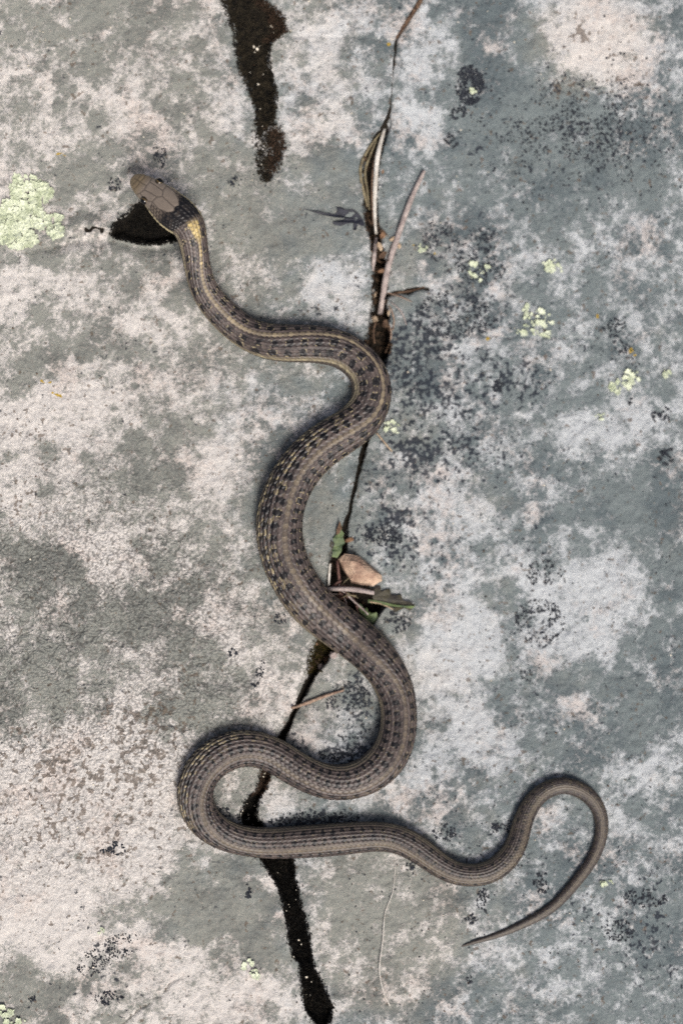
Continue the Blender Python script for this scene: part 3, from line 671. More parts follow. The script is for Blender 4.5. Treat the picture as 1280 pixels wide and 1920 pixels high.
# eyes
def eye_material():
    m, n, l, p = mat_nodes('snake_eye')
    tc = n.new('ShaderNodeTexCoord'); sp_ = n.new('ShaderNodeSeparateXYZ'); l.new(tc.outputs['Object'], sp_.inputs[0])
    r = n.new('ShaderNodeValToRGB'); e = r.color_ramp.elements
    e[0].position = 0.0; e[0].color = lin(44, 37, 28); e[1].position = 0.52; e[1].color = lin(8, 8, 9)
    q = e.new(0.42); q.color = lin(84, 70, 42)
    mr = n.new('ShaderNodeMapRange'); mr.inputs['From Min'].default_value = 0; mr.inputs['From Max'].default_value = 0.0020
    l.new(sp_.outputs['Z'], mr.inputs['Value']); l.new(mr.outputs[0], r.inputs[0]); l.new(r.outputs[0], p.inputs['Base Color'])
    p.inputs['Roughness'].default_value = 0.08
    return m
M_EYE = eye_material()
def uv_sphere(r, seg=20, rings=12):
    v = [(0, 0, r)]; f = []
    for i in range(1, rings):
        t = math.pi * i / rings
        for j in range(seg):
            q = 2 * math.pi * j / seg; v.append((r * math.sin(t) * math.cos(q), r * math.sin(t) * math.sin(q), r * math.cos(t)))
    v.append((0, 0, -r))
    for j in range(seg): f.append((0, 1 + j, 1 + (j + 1) % seg))
    for i in range(rings - 2):
        for j in range(seg):
            a = 1 + i * seg + j; b = 1 + i * seg + (j + 1) % seg
            f.append((a, a + seg, b + seg, b))
    e = len(v) - 1; o_ = 1 + (rings - 2) * seg
    for j in range(seg): f.append((e, o_ + (j + 1) % seg, o_ + j))
    return v, f
for sg in (-1, 1):
    i = int(45 / RS); ad = math.radians(62) * sg + 0.05
    ia = int(np.argmin(np.abs(aa - ad)))
    base = Vector(SV[i, ia]); cen = Vector((((cxs[i] - 640) * S * k[i]), (960 - cys[i]) * S * k[i], zc[i] * 1e-3))
    nrm = (base - cen).normalized()
    v, f = uv_sphere(0.0020)
    e = link_mesh('eye', v, f, M_EYE, parent=snake)
    e.location = base - nrm * 0.0006
    e.rotation_euler = (Vector((lx[i] * sg, -ly[i] * sg, 0.45)).normalized()).to_track_quat('Z', 'Y').to_euler()

# ------------------------------------------------------------------ small-piece builder
class Bits:
    def __init__(self): self.v = []; self.f = []
    def add(self, v, f):
        n0 = len(self.v); self.v += [tuple(p) for p in v]; self.f += [tuple(i + n0 for i in q) for q in f]
    def tube(self, pts, rad, seg=7, flat=1.0):
        pts = [Vector(p) for p in pts]; n = len(pts); rings = []
        v = []; f = []
        for i, p in enumerate(pts):
            t = (pts[min(i + 1, n - 1)] - pts[max(i - 1, 0)]).normalized()
            a = t.cross(Vector((0, 0, 1)));  a = a.normalized() if a.length > 1e-6 else Vector((1, 0, 0))
            b = a.cross(t).normalized()
            r = rad[i] if hasattr(rad, '__len__') else rad
            for j in range(seg):
                q = 2 * math.pi * j / seg; v.append(p + a * r * math.cos(q) + b * r * flat * math.sin(q))
        for i in range(n - 1):
            for j in range(seg):
                f.append((i * seg + j, i * seg + (j + 1) % seg, (i + 1) * seg + (j + 1) % seg, (i + 1) * seg + j))
        f.append(tuple(range(seg))[::-1]); f.append(tuple((n - 1) * seg + j for j in range(seg)))
        self.add(v, f)
    def crumb(self, p, r, h, sides=6):
        """low irregular crust grain"""
        a0 = random.random() * 6.28
        lo = []; hi = []
        for j in range(sides):
            q = a0 + 2 * math.pi * j / sides; rr = r * random.uniform(0.65, 1.25)
            lo.append((p[0] + rr * math.cos(q), p[1] + rr * math.sin(q), p[2] - 0.0003))
            hi.append((p[0] + rr * .78 * math.cos(q), p[1] + rr * .78 * math.sin(q), p[2] + h * random.uniform(.6, 1)))
        v = lo + hi + [(p[0], p[1], p[2] + h * random.uniform(.5, 1.2))]
        f = [(j, (j + 1) % sides, sides + (j + 1) % sides, sides + j) for j in range(sides)] + [(sides + j, sides + (j + 1) % sides, 2 * sides) for j in range(sides)]
        self.add(v, f)
    def tuft(self, p, r, h):
        for _ in range(3):
            a0 = random.random() * 6.28; ln = random.uniform(.3, .9) * h
            d = (math.cos(a0), math.sin(a0)); w = r * .35
            v = [(p[0] - d[1] * w, p[1] + d[0] * w, p[2]), (p[0] + d[1] * w, p[1] - d[0] * w, p[2]), (p[0] + d[0] * r, p[1] + d[1] * r, p[2] + ln), (p[0] - d[0] * w, p[1] - d[1] * w, p[2] + ln * .3)]
            self.add(v, [(0, 1, 2), (1, 3, 2), (3, 0, 2)])
    def lobe(self, p, r, ang, tilt, cup):
        """one ruffled lichen lobe: a fan-shaped leaf, two-sided with thickness"""
        n = 9; v = []; d = (math.cos(ang), math.sin(ang)); th = 0.00022
        for lev in (0, 1):
            v.append((p[0] - d[0] * r * .5, p[1] - d[1] * r * .5, p[2] + lev * th))
            for j in range(n):
                q = -1.9 + 3.8 * j / (n - 1); rr = r * (1 + .22 * math.sin(j * 2.6 + ang * 5) + random.uniform(-.1, .1))
                x = math.cos(q) * rr; y = math.sin(q) * rr * .9
                z = p[2] + lev * th + x * tilt + cup * rr * (0.35 + .5 * math.sin(j * 1.9 + ang * 3)) + random.uniform(0, .00012)
                v.append((p[0] + d[0] * x - d[1] * y, p[1] + d[1] * x + d[0] * y, z))
            v.append((p[0] + d[0] * r * .1, p[1] + d[1] * r * .1, p[2] + lev * th - cup * r * .2))
        m = n + 2; f = []
        for j in range(n - 1):
            f.append((m - 1 + m, m + 1 + j, m + 2 + j)); f.append((1 + j, m + 1 + j, m + 2 + j, 2 + j)[::-1])
        f.append((2 * m - 1, m, m + 1)); f.append((2 * m - 1, m + n, m))
        f.append((m, 0, 1, m + 1)); f.append((0, m, m + n, n))
        self.add(v, f)
    def build(self, name, mat, parent=None, smooth=False):
        return link_mesh(name, self.v, self.f, mat, parent, smooth)
def centre_base(o):
    c = np.array([tuple(v.co) for v in o.data.vertices]); b = (c[:, 0].mean(), c[:, 1].mean(), c[:, 2].min())
    return rebase(o, b)

M_MOSS = simple_mat('black_moss', lin(9, 9, 8), lin(62, 55, 42), 420, 0.85, 0.4, 2500, 0.3)
M_MOSSD = simple_mat('darkest_black_moss', lin(6, 6, 6), lin(34, 31, 25), 500, 0.75, 0.4, 2500, 0.35)  # darker moss tone for the pit and the lower crack
M_MOSSB = simple_mat('brown_moss', lin(44, 34, 26), lin(96, 76, 62), 900, 0.9, 0.4, 2500, 0.2)
M_LICH = simple_mat('yellow_green_lichen', lin(172, 181, 152), lin(216, 222, 198), 220, 0.85, 0.4, 2600, 0.2)
M_BLACKL = simple_mat('black_crust_lichen', lin(22, 25, 31), lin(54, 58, 66), 1300, 0.8, 0.6, 3000, 0.25)
M_GRAIN = simple_mat('pale_grit', lin(190, 180, 160), lin(235, 228, 212), 900, 0.6)

# ------------------------------------------------------------------ black moss in the grooves
def moss(y0, y1, edges, n, lab, mat, r=(1.4, 3.0), h=0.0016, frac=(0.02, 0.98), name='black_moss', lift=0.0):
    b = Bits(); yy = np.array([random.uniform(y0, y1) for _ in range(n)])
    lo, hi = edges(yy); fx = np.array([random.uniform(*frac) for _ in range(n)]); xx = lo + (hi - lo) * fx + rng.normal(0, 2.4, n) * (1 + 2 * (rng.random(n) < .06))
    pts = spot(xx, yy, lift)
    for p in pts: b.tuft(p, random.uniform(*r) * S, h * random.uniform(.6, 1.4))
    o = centre_base(b.build(name, mat)); tag(o, lab, 'moss', kind='stuff'); return o
ce = lambda y: (np.interp(y, CR[:, 0], CR[:, 1]), np.interp(y, CR[:, 0], CR[:, 2]))
me_ = lambda y: (np.interp(y, MS[:, 0], MS[:, 1]), np.interp(y, MS[:, 0], MS[:, 2]))
moss(1560, 1922, ce, 6500, 'black moss filling the bottom of the lower crack', M_MOSSD, frac=(0.0, 1.0))
moss(1490, 1560, ce, 900, 'black moss in the crack inside the lower snake loop', M_MOSSD, frac=(-.02, 1.02))
moss(1405, 1492, ce, 800, 'brown moss in the crack between two snake coils', M_MOSSB, frac=(0, 1))
moss(-20, 236, me_, 7600, 'black moss filling the short groove at the top edge', M_MOSS, frac=(-.02, 1.02))
moss(228, 342, me_, 700, 'blackish moss thinning out at the lower tip of the groove', M_MOSS, frac=(-.02, .55))
moss(236, 325, me_, 420, 'pinkish brown moss at the end of the short groove', M_MOSSB, frac=(.4, 1.0), lift=0.2)
moss(2, 80, me_, 700, 'olive brown moss on the right bulge of the groove', M_MOSSB, r=(1.2, 2.4), frac=(.72, 1.0), lift=.4)
pb = Bits(); nn = 0
while nn < 2600:
    x_, y_ = random.uniform(200, 352), random.uniform(370, 464)
    if in_poly(np.array([x_]), np.array([y_]), PIT)[0]:
        pb.tuft(spot(x_, y_), random.uniform(1.5, 3.2) * S, .0018); nn += 1
tag(centre_base(pb.build('black_moss', M_MOSSD)), 'black moss lining the pit below the snake head', 'moss', kind='stuff')
gb = Bits()  # pale crumbs put in as bright glints of the moss
for _ in range(34):
    y_ = random.choice([random.uniform(1620, 1915), random.uniform(1500, 1555), random.uniform(10, 330)])
    lo, hi = (ce if y_ > 400 else me_)(y_); x_ = random.uniform(lo, hi)
    gb.crumb(spot(x_, y_, 1.0), random.uniform(.7, 1.6) * S, .0004, 5)
for (x_, y_, r_) in ((575, 1832, 3.2), (560, 1762, 2.2), (565, 1770, 2), (482, 92, 4), (476, 88, 3), (484, 158, 2.4), (494, 1456, 2.4), (496, 1450, 2)):
    gb.crumb(spot(x_, y_, 1.2), r_ * S, .0006, 6)
tag(centre_base(gb.build('glint_grain', M_GRAIN)), 'pale grains set as bright glints on the black moss', 'grit', kind='stuff')

# ------------------------------------------------------------------ yellow-green leafy lichens
def leafy(poly, n, r, lab, up=.3, group=None, cup=.25):
    b = Bits(); xs_ = [p[0] for p in poly]; ys_ = [p[1] for p in poly]; c = 0; cxm, cym = np.mean(xs_), np.mean(ys_)
    tries = 0
    while c < n and tries < n * 60:
        tries += 1
        x_, y_ = random.uniform(min(xs_), max(xs_)), random.uniform(min(ys_), max(ys_))
        nx_ = vnoise(x_, y_, r * 3.2, 3)
        if not in_poly(np.array([x_ + wob(x_, y_, r, r * 3, 4)]), np.array([y_ + wob(x_, y_, r, r * 3, 5)]), poly)[0] or nx_ < .22: continue
        a0 = math.atan2(-(y_ - cym), x_ - cxm) + random.gauss(0, .9)
        b.lobe(spot(x_, y_, up + 1.4 * max(0, nx_ - .3) * min(1, r / 5)), random.choice((.4, .55, .7, .9, 1.2, 1.6)) * r * S, a0, random.uniform(-.1, .5), cup); c += 1
    o = centre_base(b.build('leafy_lichen', M_LICH)); tag(o, lab, 'lichen', group); return o
leafy([(-70, 420), (-40, 370), (0, 392), (5, 376), (20, 350), (30, 335), (55, 330), (75, 341), (95, 345), (98, 368), (82, 383), (86, 398), (102, 400), (122, 415), (119, 440), (95, 461), (50, 465), (0, 458), (-50, 460)], 520, 6.4, 'large pale yellow-green leafy lichen on the left edge of the rock', .3)
for poly, n, r, lab in (
    ([(978, 572), (990, 568), (1000, 578), (1025, 580), (1038, 600), (1028, 632), (1012, 628), (1000, 640), (985, 610)], 46, 4.4, 'pale green lichen cluster right of the white spot, upper right slab'),
    ([(1016, 490), (1034, 485), (1056, 500), (1050, 512), (1034, 520), (1020, 508)], 26, 4.0, 'small pale green lichen above the larger cluster, upper right slab'),
    ([(1140, 728), (1150, 712), (1170, 704), (1190, 695), (1204, 706), (1190, 722), (1172, 736), (1150, 738)], 44, 4.4, 'pale green lichen low on the far right of the slab'),
    ([(1238, 690), (1252, 694), (1258, 702), (1244, 706)], 12, 3.6, 'tiny pale green lichen beside the right edge of the picture'),
    ([(1115, 775), (1132, 774), (1134, 788), (1118, 786)], 12, 3.6, 'tiny pale green lichen below the far right cluster'),
    ([(870, 500), (888, 490), (915, 496), (925, 510), (905, 530), (885, 524)], 26, 3.6, 'yellow-green lichen amid the black lichen right of the grey twig'),
    ([(716, 796), (730, 780), (748, 792), (744, 816), (728, 812)], 22, 3.6, 'yellowish lichen touching the snake at its upper right bend'),
    ([(783, 455), (798, 452), (800, 470), (786, 474)], 12, 3.6, 'small yellow-green lichen between grey twig and black lichen'),
    ([(456, 1800), (468, 1794), (476, 1808), (486, 1812), (484, 1838), (472, 1836), (466, 1818), (456, 1816)], 22, 3.8, 'small bright yellow-green lichen left of the lower black moss'),
    ([(-6, 1884), (18, 1886), (22, 1898), (8, 1908), (-8, 1902)], 18, 4.6, 'upper of two yellow-green lichens in the bottom left corner'),
    ([(10, 1914), (34, 1908), (48, 1914), (44, 1930), (10, 1930)], 20, 4.6, 'lower of two yellow-green lichens in the bottom left corner'),
    ([(180, 1742), (192, 1738), (196, 1748), (184, 1750)], 8, 3.4, 'tiny yellow-green lichen beside the dark band, lower left'),
    ([(968, 618), (980, 612), (990, 630), (972, 638)], 10, 3.4, 'little pale green lichen just left of the larger cluster'),
    ([(880, 168), (888, 166), (892, 174), (884, 178)], 7, 3.2, 'yellowish lichen in the middle of the black rosette'),
    ([(1125, 1652), (1145, 1650), (1150, 1660), (1128, 1662)], 9, 3.2, 'pale yellow-green lichen right of the tail loop')):
    leafy(poly, n, r, lab, .25, 'small yellow-green leafy lichens', .2)

# ------------------------------------------------------------------ black crust lichens
def black_crust(x0, y0, rx, ry, n, lab, ring=0.0, r=(1.6, 3.2), ang=0.0):
    b = Bits(); c = 0; t = 0; r = (r[0] * .6, r[1] * .85); n = int(n * 1.15)
    while c < n and t < n * 40:
        t += 1
        u, w = random.uniform(-1, 1), random.uniform(-1, 1); d = math.hypot(u, w)
        if d > 1 or d < ring * random.uniform(.5, 1.1): continue
        ca, sa = math.cos(ang), math.sin(ang)
        x_ = x0 + u * rx * ca - w * ry * sa; y_ = y0 + u * rx * sa + w * ry * ca
        if .6 * vnoise(x_, y_, max(6, min(rx, ry) * .55), 6) + .4 * vnoise(x_, y_, 5, 7) < (.30 + .24 * d if n < 600 else .12 + .3 * d * d): continue
        b.crumb(spot(x_, y_), random.uniform(*r) * S, random.uniform(.0002, .0005), 6); c += 1
    if c < 3:
        for _ in range(8): b.crumb(spot(x0 + random.gauss(0, rx * .4), y0 + random.gauss(0, ry * .4)), random.uniform(*r) * S, .0004, 6)
    tag(centre_base(b.build('black_lichen', M_BLACKL)), lab, 'lichen', 'black crust lichens')
for a in (
    (880, 160, 27, 38, 620, 'black lichen rosette with pale centre, high on the right slab', .25),
    (858, 210, 20, 14, 70, 'small black lichen just below the black rosette', 0),
    (846, 265, 15, 15, 50, 'small black lichen beside the crack below the rosette pair', 0),
    (903, 482, 52, 56, 300, 'broad broken black lichen right of the leaning grey twig', .2),
    (825, 450, 34, 40, 150, 'mottled black lichen beside the middle of the grey twig', 0),
    (855, 590, 78, 46, 420, 'wide patch of crumbly black lichen right of the crack litter', 0),
    (1150, 610, 22, 24, 80, 'branching black lichen near yellow spots on the right slab', 0, (1.6, 3.2)),
    (1175, 660, 34, 12, 60, 'thin slanting black lichen streak on the far right', 0, (1.3, 2.6), .7),
    (930, 725, 14, 13, 60, 'solid small black lichen right of the upper snake bend', 0),
    (1240, 778, 20, 16, 90, 'upper of two black lichens at the right edge', 0),
    (1250, 856, 18, 18, 90, 'lower of two black lichens at the right edge', 0),
    (1184, 754, 8, 8, 20, 'tiny black lichen below the far right green lichen', 0),
    (1010, 1165, 48, 42, 260, 'ring of black lichen between two white patches, right slab', .45),
    (1020, 1075, 34, 26, 110, 'broken black lichen above the ring of black lichen', 0),
    (985, 1265, 16, 12, 34, 'short black lichen streak below the ring of black lichen', 0, (1.4, 2.6), -.5),
    (720, 1000, 44, 30, 240, 'dark lichen field above the pink pebble', 0),
    (745, 1165, 26, 22, 110, 'dark lichen beside the snake below the serrated leaf', 0),
    (655, 1330, 45, 60, 260, 'dark lichen on the stone inside the middle snake bend', 0),
    (640, 1420, 60, 18, 160, 'dark lichen tucked along the inside of the middle bend', 0),
    (590, 1538, 90, 16, 280, 'dark lichen band above the long straight coil', 0),
    (420, 1530, 30, 16, 80, 'dark lichen at the left end inside the lower loop', 0),
    (212, 1592, 24, 14, 70, 'lone black lichen on the white crust, lower left', 0),
    (435, 1223, 13, 7, 34, 'small black lichen island left of the middle coil', 0),
    (487, 1258, 8, 22, 44, 'upright black lichen streak left of the crack', 0, (1.4, 2.6), .3),
    (478, 1280, 8, 8, 18, 'little black lichen under the upright streak', 0),
    (527, 1160, 14, 10, 30, 'small dark lichen touching the snake on its left side', 0),
    (205, 1790, 66, 28, 230, 'slanting band of dark lichen in the lower left', 0, (1.3, 2.8), -.5),
    (205, 1872, 28, 14, 80, 'dark lichen near the hair crack, bottom left', 0),
    (62, 1872, 9, 6, 16, 'tiny dark lichen on the grey patch, bottom left', 0),
    (302, 295, 14, 22, 60, 'dark lichen just above the snake snout', 0),
    (215, 345, 14, 14, 34, 'dark lichen left of the snake snout', 0),
    (440, 342, 14, 12, 24, 'pair of dark lichen dots under the upper groove', 0),
    (1014, 1655, 16, 22, 80, 'black lichen inside the tail loop', 0),
    (905, 1690, 12, 26, 60, 'black lichen streak below the tail base', 0),
    (884, 1724, 14, 12, 40, 'black lichen just above the tail tip', 0),
    (940, 1550, 26, 14, 70, 'black lichen left of the tail loop', 0),
    (832, 1562, 24, 18, 90, 'black lichen above the dip of the tail base', 0),
    (771, 1626, 10, 14, 40, 'black lichen under the narrowing tail base', 0),
    (1205, 1685, 46, 18, 120, 'black lichen right of the tail loop', 0),
    (1160, 1745, 34, 20, 100, 'black lichen right of the thin tail end', 0),
    (465, 1674, 7, 17, 40, 'narrow dark lichen left of the lower black moss', 0),
    (880, 1835, 6, 10, 14, 'tiny black lichen below the tail tip', 0)):
    black_crust(*a)
# scattered pinhead specks nobody could count
b = Bits()
for _ in range(5200):
    if random.random() < .45:
        x_, y_ = random.gauss(1090, 95), random.gauss(245, 62)
        if vnoise(x_, y_, 26, 9) < .42: continue
    else:
        x_, y_ = random.uniform(650, 1300), random.uniform(420, 1940)
        if .5 * vnoise(x_, y_, 60, 9) + .5 * vnoise(x_, y_, 17, 4) < .52: continue
    b.crumb(spot(x_, y_), random.choice((.6, .8, 1, 1.2, 1.5, 2.2)) * (1.35 if y_ < 420 else 1) * S, .0003, 5)
tag(centre_base(b.build('lichen_specks', M_BLACKL)), 'scattered black lichen specks over the right slab', 'lichen', kind='stuff')

# ------------------------------------------------------------------ litter in the crack
M_STRAW = simple_mat('bleached_straw', lin(176, 170, 160), lin(214, 210, 202), 300, .6, .3, 1200, .3)
M_TWIG = simple_mat('grey_twig', lin(136, 124, 120), lin(176, 164, 158), 350, .75, .5, 1400, .2)
M_OLIVE = simple_mat('dry_olive_blade', lin(92, 84, 66), lin(136, 126, 100), 300, .7, .3, 1200, .2)
M_DARKSHEET = simple_mat('blue_black_sheet', lin(24, 26, 34), lin(44, 46, 56), 500, .6, .4, 1600, .35)
M_BARK = simple_mat('brown_bark', lin(58, 44, 36), lin(112, 90, 72), 600, .85, .6, 2000, .2)
M_RUST = simple_mat('rust_leaf_bit', lin(108, 80, 60), lin(142, 114, 90), 600, .8, .4, 2000, .2)
M_TANTWIG = simple_mat('tan_twig', lin(128, 106, 92), lin(164, 142, 124), 500, .8, .5, 1800, .2)
M_LEAF = simple_mat('green_leaf', lin(46, 64, 36), lin(96, 112, 68), 260, .55, .4, 1200, .4)
M_LEAFD = simple_mat('bronze_leaf_lobe', lin(34, 30, 26), lin(66, 62, 46), 300, .6, .4, 1200, .35)
M_STEM = simple_mat('red_brown_stem', lin(72, 50, 46), lin(116, 88, 80), 400, .7, .4, 1500, .25)
M_PEBBLE = simple_mat('pink_pebble', lin(142, 116, 100), lin(200, 174, 150), 170, .8, 1.0, 800, .25, lin(220, 202, 182))
M_CHIP = simple_mat('pale_chip', lin(150, 128, 106), lin(196, 176, 150), 400, .85, .5, 1600, .2)

def curve_pts(pts, n, ups):
    P_ = np.array(pts, dtype=float); d = np.concatenate([[0], np.cumsum(np.hypot(*np.diff(P_, axis=0).T))]); t = np.linspace(0, d[-1], n)
    path_, _ = resample(np.column_stack([P_, np.zeros(len(P_))]), 1.0)
    dd = np.linspace(0, len(path_) - 1, n).astype(int); x = path_[dd, 0]; y = path_[dd, 1]
    u = np.interp(np.linspace(0, 1, n), np.linspace(0, 1, len(ups)), ups)
    return x, y, u
def stalk(name, pts, ups, widths, mat, lab, cat, absolute=True, flat=1.0, parent=None, n=26, seg=8):
    """a stalk lying at heights `ups` (mm; absolute levels, or above the local rock)"""
    x, y, u = curve_pts(pts, n, ups)
    z = u if absolute else gsmooth(np.maximum(ground_mm(x, y), -30), 2) + u
    w = np.interp(np.linspace(0, 1, n), np.linspace(0, 1, len(widths)), widths) * .5 * S
    w = w * (1 + .12 * (vnoise(np.arange(n) * 1.0, np.zeros(n), 2.3, 3) - .5))
    b = Bits(); b.tube(world_xyz(x, y, z), list(w), seg, flat)
    o = b.build(name, mat, parent, True)
    if not parent: centre_base(o); tag(o, lab, cat)
    return o
g1 = lambda x, y, u: float(ground_mm(x, y, False)) + u
stalk('thin_twig', [(796, -14), (781, 12), (764, 38), (742, 72)], [g1(800, 0, .8), g1(790, 30, .9), g1(760, 72, .3)], [9, 10, 9, 5], M_BARK, 'thin curved brown stem lying in the crack at the top edge', 'twig')
stalk('dry_grass_blade', [(721, 241), (713, 268), (706.5, 301), (704, 336), (702, 376), (703, 417), (705, 439)], [g1(730, 241, 1.2), g1(735, 300, 2.2), g1(735, 340, 2), g1(735, 400, .5), g1(735, 440, -2)], [5, 8.5, 9.5, 9, 8, 6.5, 4.5], M_STRAW, 'bleached white grass blade standing upright in the crack', 'grass blade', flat=.45)
stalk('dry_twig', [(795, 320), (770, 374), (746, 441), (727, 501), (719, 544), (712, 590)], [g1(795, 320, 1.5), g1(770, 374, 2.0), g1(760, 441, 1.5), g1(750, 501, 0), g1(750, 560, -4.5)], [7, 10, 11.5, 12, 12, 10], M_TWIG, 'thick grey dry twig leaning out of the crack', 'twig', flat=.8)
stalk('dry_grass_blade', [(713, 249), (698, 268), (686, 287), (676, 312), (678, 344), (689, 388)], [g1(700, 249, -1), g1(670, 300, -.2), g1(670, 344, -.4), g1(670, 390, -4)], [2, 5, 6, 6, 6, 4], M_OLIVE, 'curved olive dry blade along the left lip of the crack', 'grass blade', flat=.4)
stalk('dry_grass_blade', [(706, 262), (694, 290), (684, 322), (688, 355), (692, 394)], [g1(670, 262, -3), g1(670, 320, -2.2), g1(670, 394, -5)], [2, 4.5, 5.5, 5, 3], M_OLIVE, 'inner curved olive dry blade deeper in the crack', 'grass blade', flat=.4)
stalk('dry_grass_blade', [(700, 300), (697, 340), (697, 380), (699, 420)], [-9, -9, -10, -12], [2, 4, 4, 2], M_BARK, 'dark brown dry blade between olive and white blades', 'grass blade', flat=.5)
stalk('bark_strip', [(716, 300), (718, 318), (717, 336), (719, 346)], [g1(735, 300, -1), g1(735, 346, -.6)], [4, 7, 6, 3], M_RUST, 'rust coloured bark strip right of the white blade', 'bark', flat=.4)
stalk('twig', [(548, 1327), (575, 1318), (612, 1304), (645, 1294)], [1.4, 1.2, 1.4, 1.0], [6, 7, 6, 3.5], M_TANTWIG, 'short tan twig on the stone inside the middle bend', 'twig', absolute=False)
stalk('pine_needle', [(706, 812), (720, 829), (735, 847)], [.8, .8, .8], [3, 3, 2.5], M_CHIP, 'short pale needle sticking out beside the upper bend', 'needle', absolute=False)
stalk('straw', [(741, 1622), (735, 1675), (722, 1710), (717, 1765), (711, 1820), (719, 1860), (731, 1886)], [.5, .6, .9, 1.4, 1.6, 1.2, .6], [1.2, 1.4, 2, 2.3, 2.4, 2.4, 2], M_STRAW, 'thin pale straw lying on the beige rock, bottom centre', 'straw', absolute=False, n=60)
stalk('thin_twig', [(722, 556), (745, 549), (770, 545), (796, 538)], [.8, .8, .8], [4, 4, 3, 2], M_BARK, 'thin dark twig running right from the crack litter', 'twig', absolute=False)
stalk('thin_twig', [(718, 596), (729, 618), (731, 640), (722, 662)], [g1(745, 600, -2), g1(745, 640, -2), g1(745, 660, -4)], [3, 4, 4, 3], M_BARK, 'curved brown twig above the snake in the crack', 'twig')
stalk('thin_twig', [(705, 600), (700, 622), (702, 645)], [-12, -12, -13], [3, 4, 3], M_BARK, 'dark upright twig deep in the crack above the snake', 'twig')
stalk('thin_twig', [(705, 445), (702, 470), (700, 492), (698, 508)], [g1(735, 450, -2), -13, -15], [5, 8, 8, 5], M_TWIG, 'short grey twig stub left of the leaning twig', 'twig', flat=.6)

# thin blue-black forked sheet lying left of the crack
def flat_leaf(name, outline, mat, up=.5, curl=.0, parent=None, thick=.25, absz=None):
    """a leaf blade: outline in ground px, triangulated fan strip with a thickness and gentle curl"""
    P_ = np.array(outline, dtype=float); n = len(P_)
    c = P_.mean(0); b = Bits(); v = []
    gz_ = (lambda x, y: ground_mm(x, y) + up) if absz is None else (lambda x, y: absz(x, y))
    for lev in (0, 1):
        for i in range(n): v.append(world_xyz(P_[i, 0], P_[i, 1], gz_(P_[i, 0], P_[i, 1]) + lev * thick + curl * math.sin(i * 2.1)))
    f = []
    import mathutils
    tri = mathutils.geometry.tessellate_polygon([[Vector((p[0], -p[1], 0)) for p in P_]])
    for t in tri:
        f.append(tuple(i + n for i in t)); f.append(tuple(t[::-1]))
    for i in range(n): f.append((i, (i + 1) % n, n + (i + 1) % n, n + i))
    b.add(v, f)
    o = b.build(name, mat, parent, False)
    return o
wl = flat_leaf('forked_sheet', [(570, 392), (600, 397), (628, 402), (633, 396), (630, 389), (638, 388), (648, 393), (662, 393), (672, 399), (680, 412), (684, 424), (676, 424), (670, 419), (668, 431), (662, 432), (663, 418), (652, 419), (638, 424), (625, 421), (624, 416), (640, 413), (650, 409), (630, 408), (600, 402)], M_DARKSHEET, .7, .35)
centre_base(wl); tag(wl, 'thin blue-black forked sheet lying left of the crack', 'leaf')

# chips and pebbles of the crack litter: each its own piece
def chip(x, y, zmm, r, mat, lab, name='bark_chip', cat='chip', group='chips lodged in the crack', el=1.6, ang=None):
    ang = random.random() * 3.1 if ang is None else ang
    n = 7; v = []
    p = world_xyz(x, y, zmm); ca, sa = math.cos(ang), math.sin(ang)
    for lev, sc in ((0, 1.0), (1, .72)):
        for j in range(n):
            q = 6.283 * j / n; rr = r * S * sc * random.uniform(.75, 1.2)
            u = rr * el * math.cos(q); w = rr * math.sin(q)
            v.append((p[0] + u * ca - w * sa, p[1] + u * sa + w * ca, p[2] + lev * r * S * random.uniform(.5, .9)))
    f = [tuple(range(n))[::-1], tuple(range(n, 2 * n))] + [(j, (j + 1) % n, n + (j + 1) % n, n + j) for j in range(n)]
    b = Bits(); b.add(v, f); o = b.build(name, mat); centre_base(o); tag(o, lab, cat, group); return o
cf = lambda x, y, u=0: float(ground_mm(x, y)) + u
chip(717, 441, cf(722, 441, .6), 6, M_RUST, 'rusty chip at the foot of the white grass blade')
chip(736, 448, cf(736, 448, .3), 4, M_CHIP, 'pale chip beside the grey twig near its middle', el=2)
chip(748, 462, cf(748, 462, .3), 4, M_CHIP, 'small pinkish chip just right of the grey twig')
chip(717, 478, -15, 7, M_BARK, 'brown chip left of the grey twig in the crack')
chip(712, 462, -14, 6, M_CHIP, 'tan chip left of the grey twig, below the rusty one')
chip(714, 508, -17, 5, M_RUST, 'ochre chip tucked under the grey twig')
chip(701, 552, -17, 4, M_CHIP, 'lone pale grain low in the dark crack')
chip(702, 598, -16, 6, M_CHIP, 'rounded tan pebble at the lower end of the grey twig', 'pebble', 'pebble', el=1.1)
chip(722, 606, -14, 6, M_BARK, 'brown flake right of the tan pebble')
chip(729, 586, cf(738, 586, -1), 4, M_CHIP, 'pale flake on the right lip of the crack', el=2)
chip(592, 1206, cf(598, 1206, 2), 4, M_RUST, 'orange chip at the snake edge in the middle crack', el=1.3)
chip(613, 1238, cf(613, 1238, 1.5), 9, M_BARK, 'dark crumbly flake in the middle crack', el=1.2)
chip(625, 1228, cf(625, 1228, 2), 8, M_TWIG, 'grey flake beside the coil in the middle crack', el=1.3)
chip(601, 1250, cf(604, 1250, 1.5), 6, M_TWIG, 'small grey flake at the top of the inner stone', el=1.2)
chip(655, 1012, cf(655, 1012, .4), 5, M_RUST, 'orange leaf bit above the pink pebble', el=2, ang=.2)
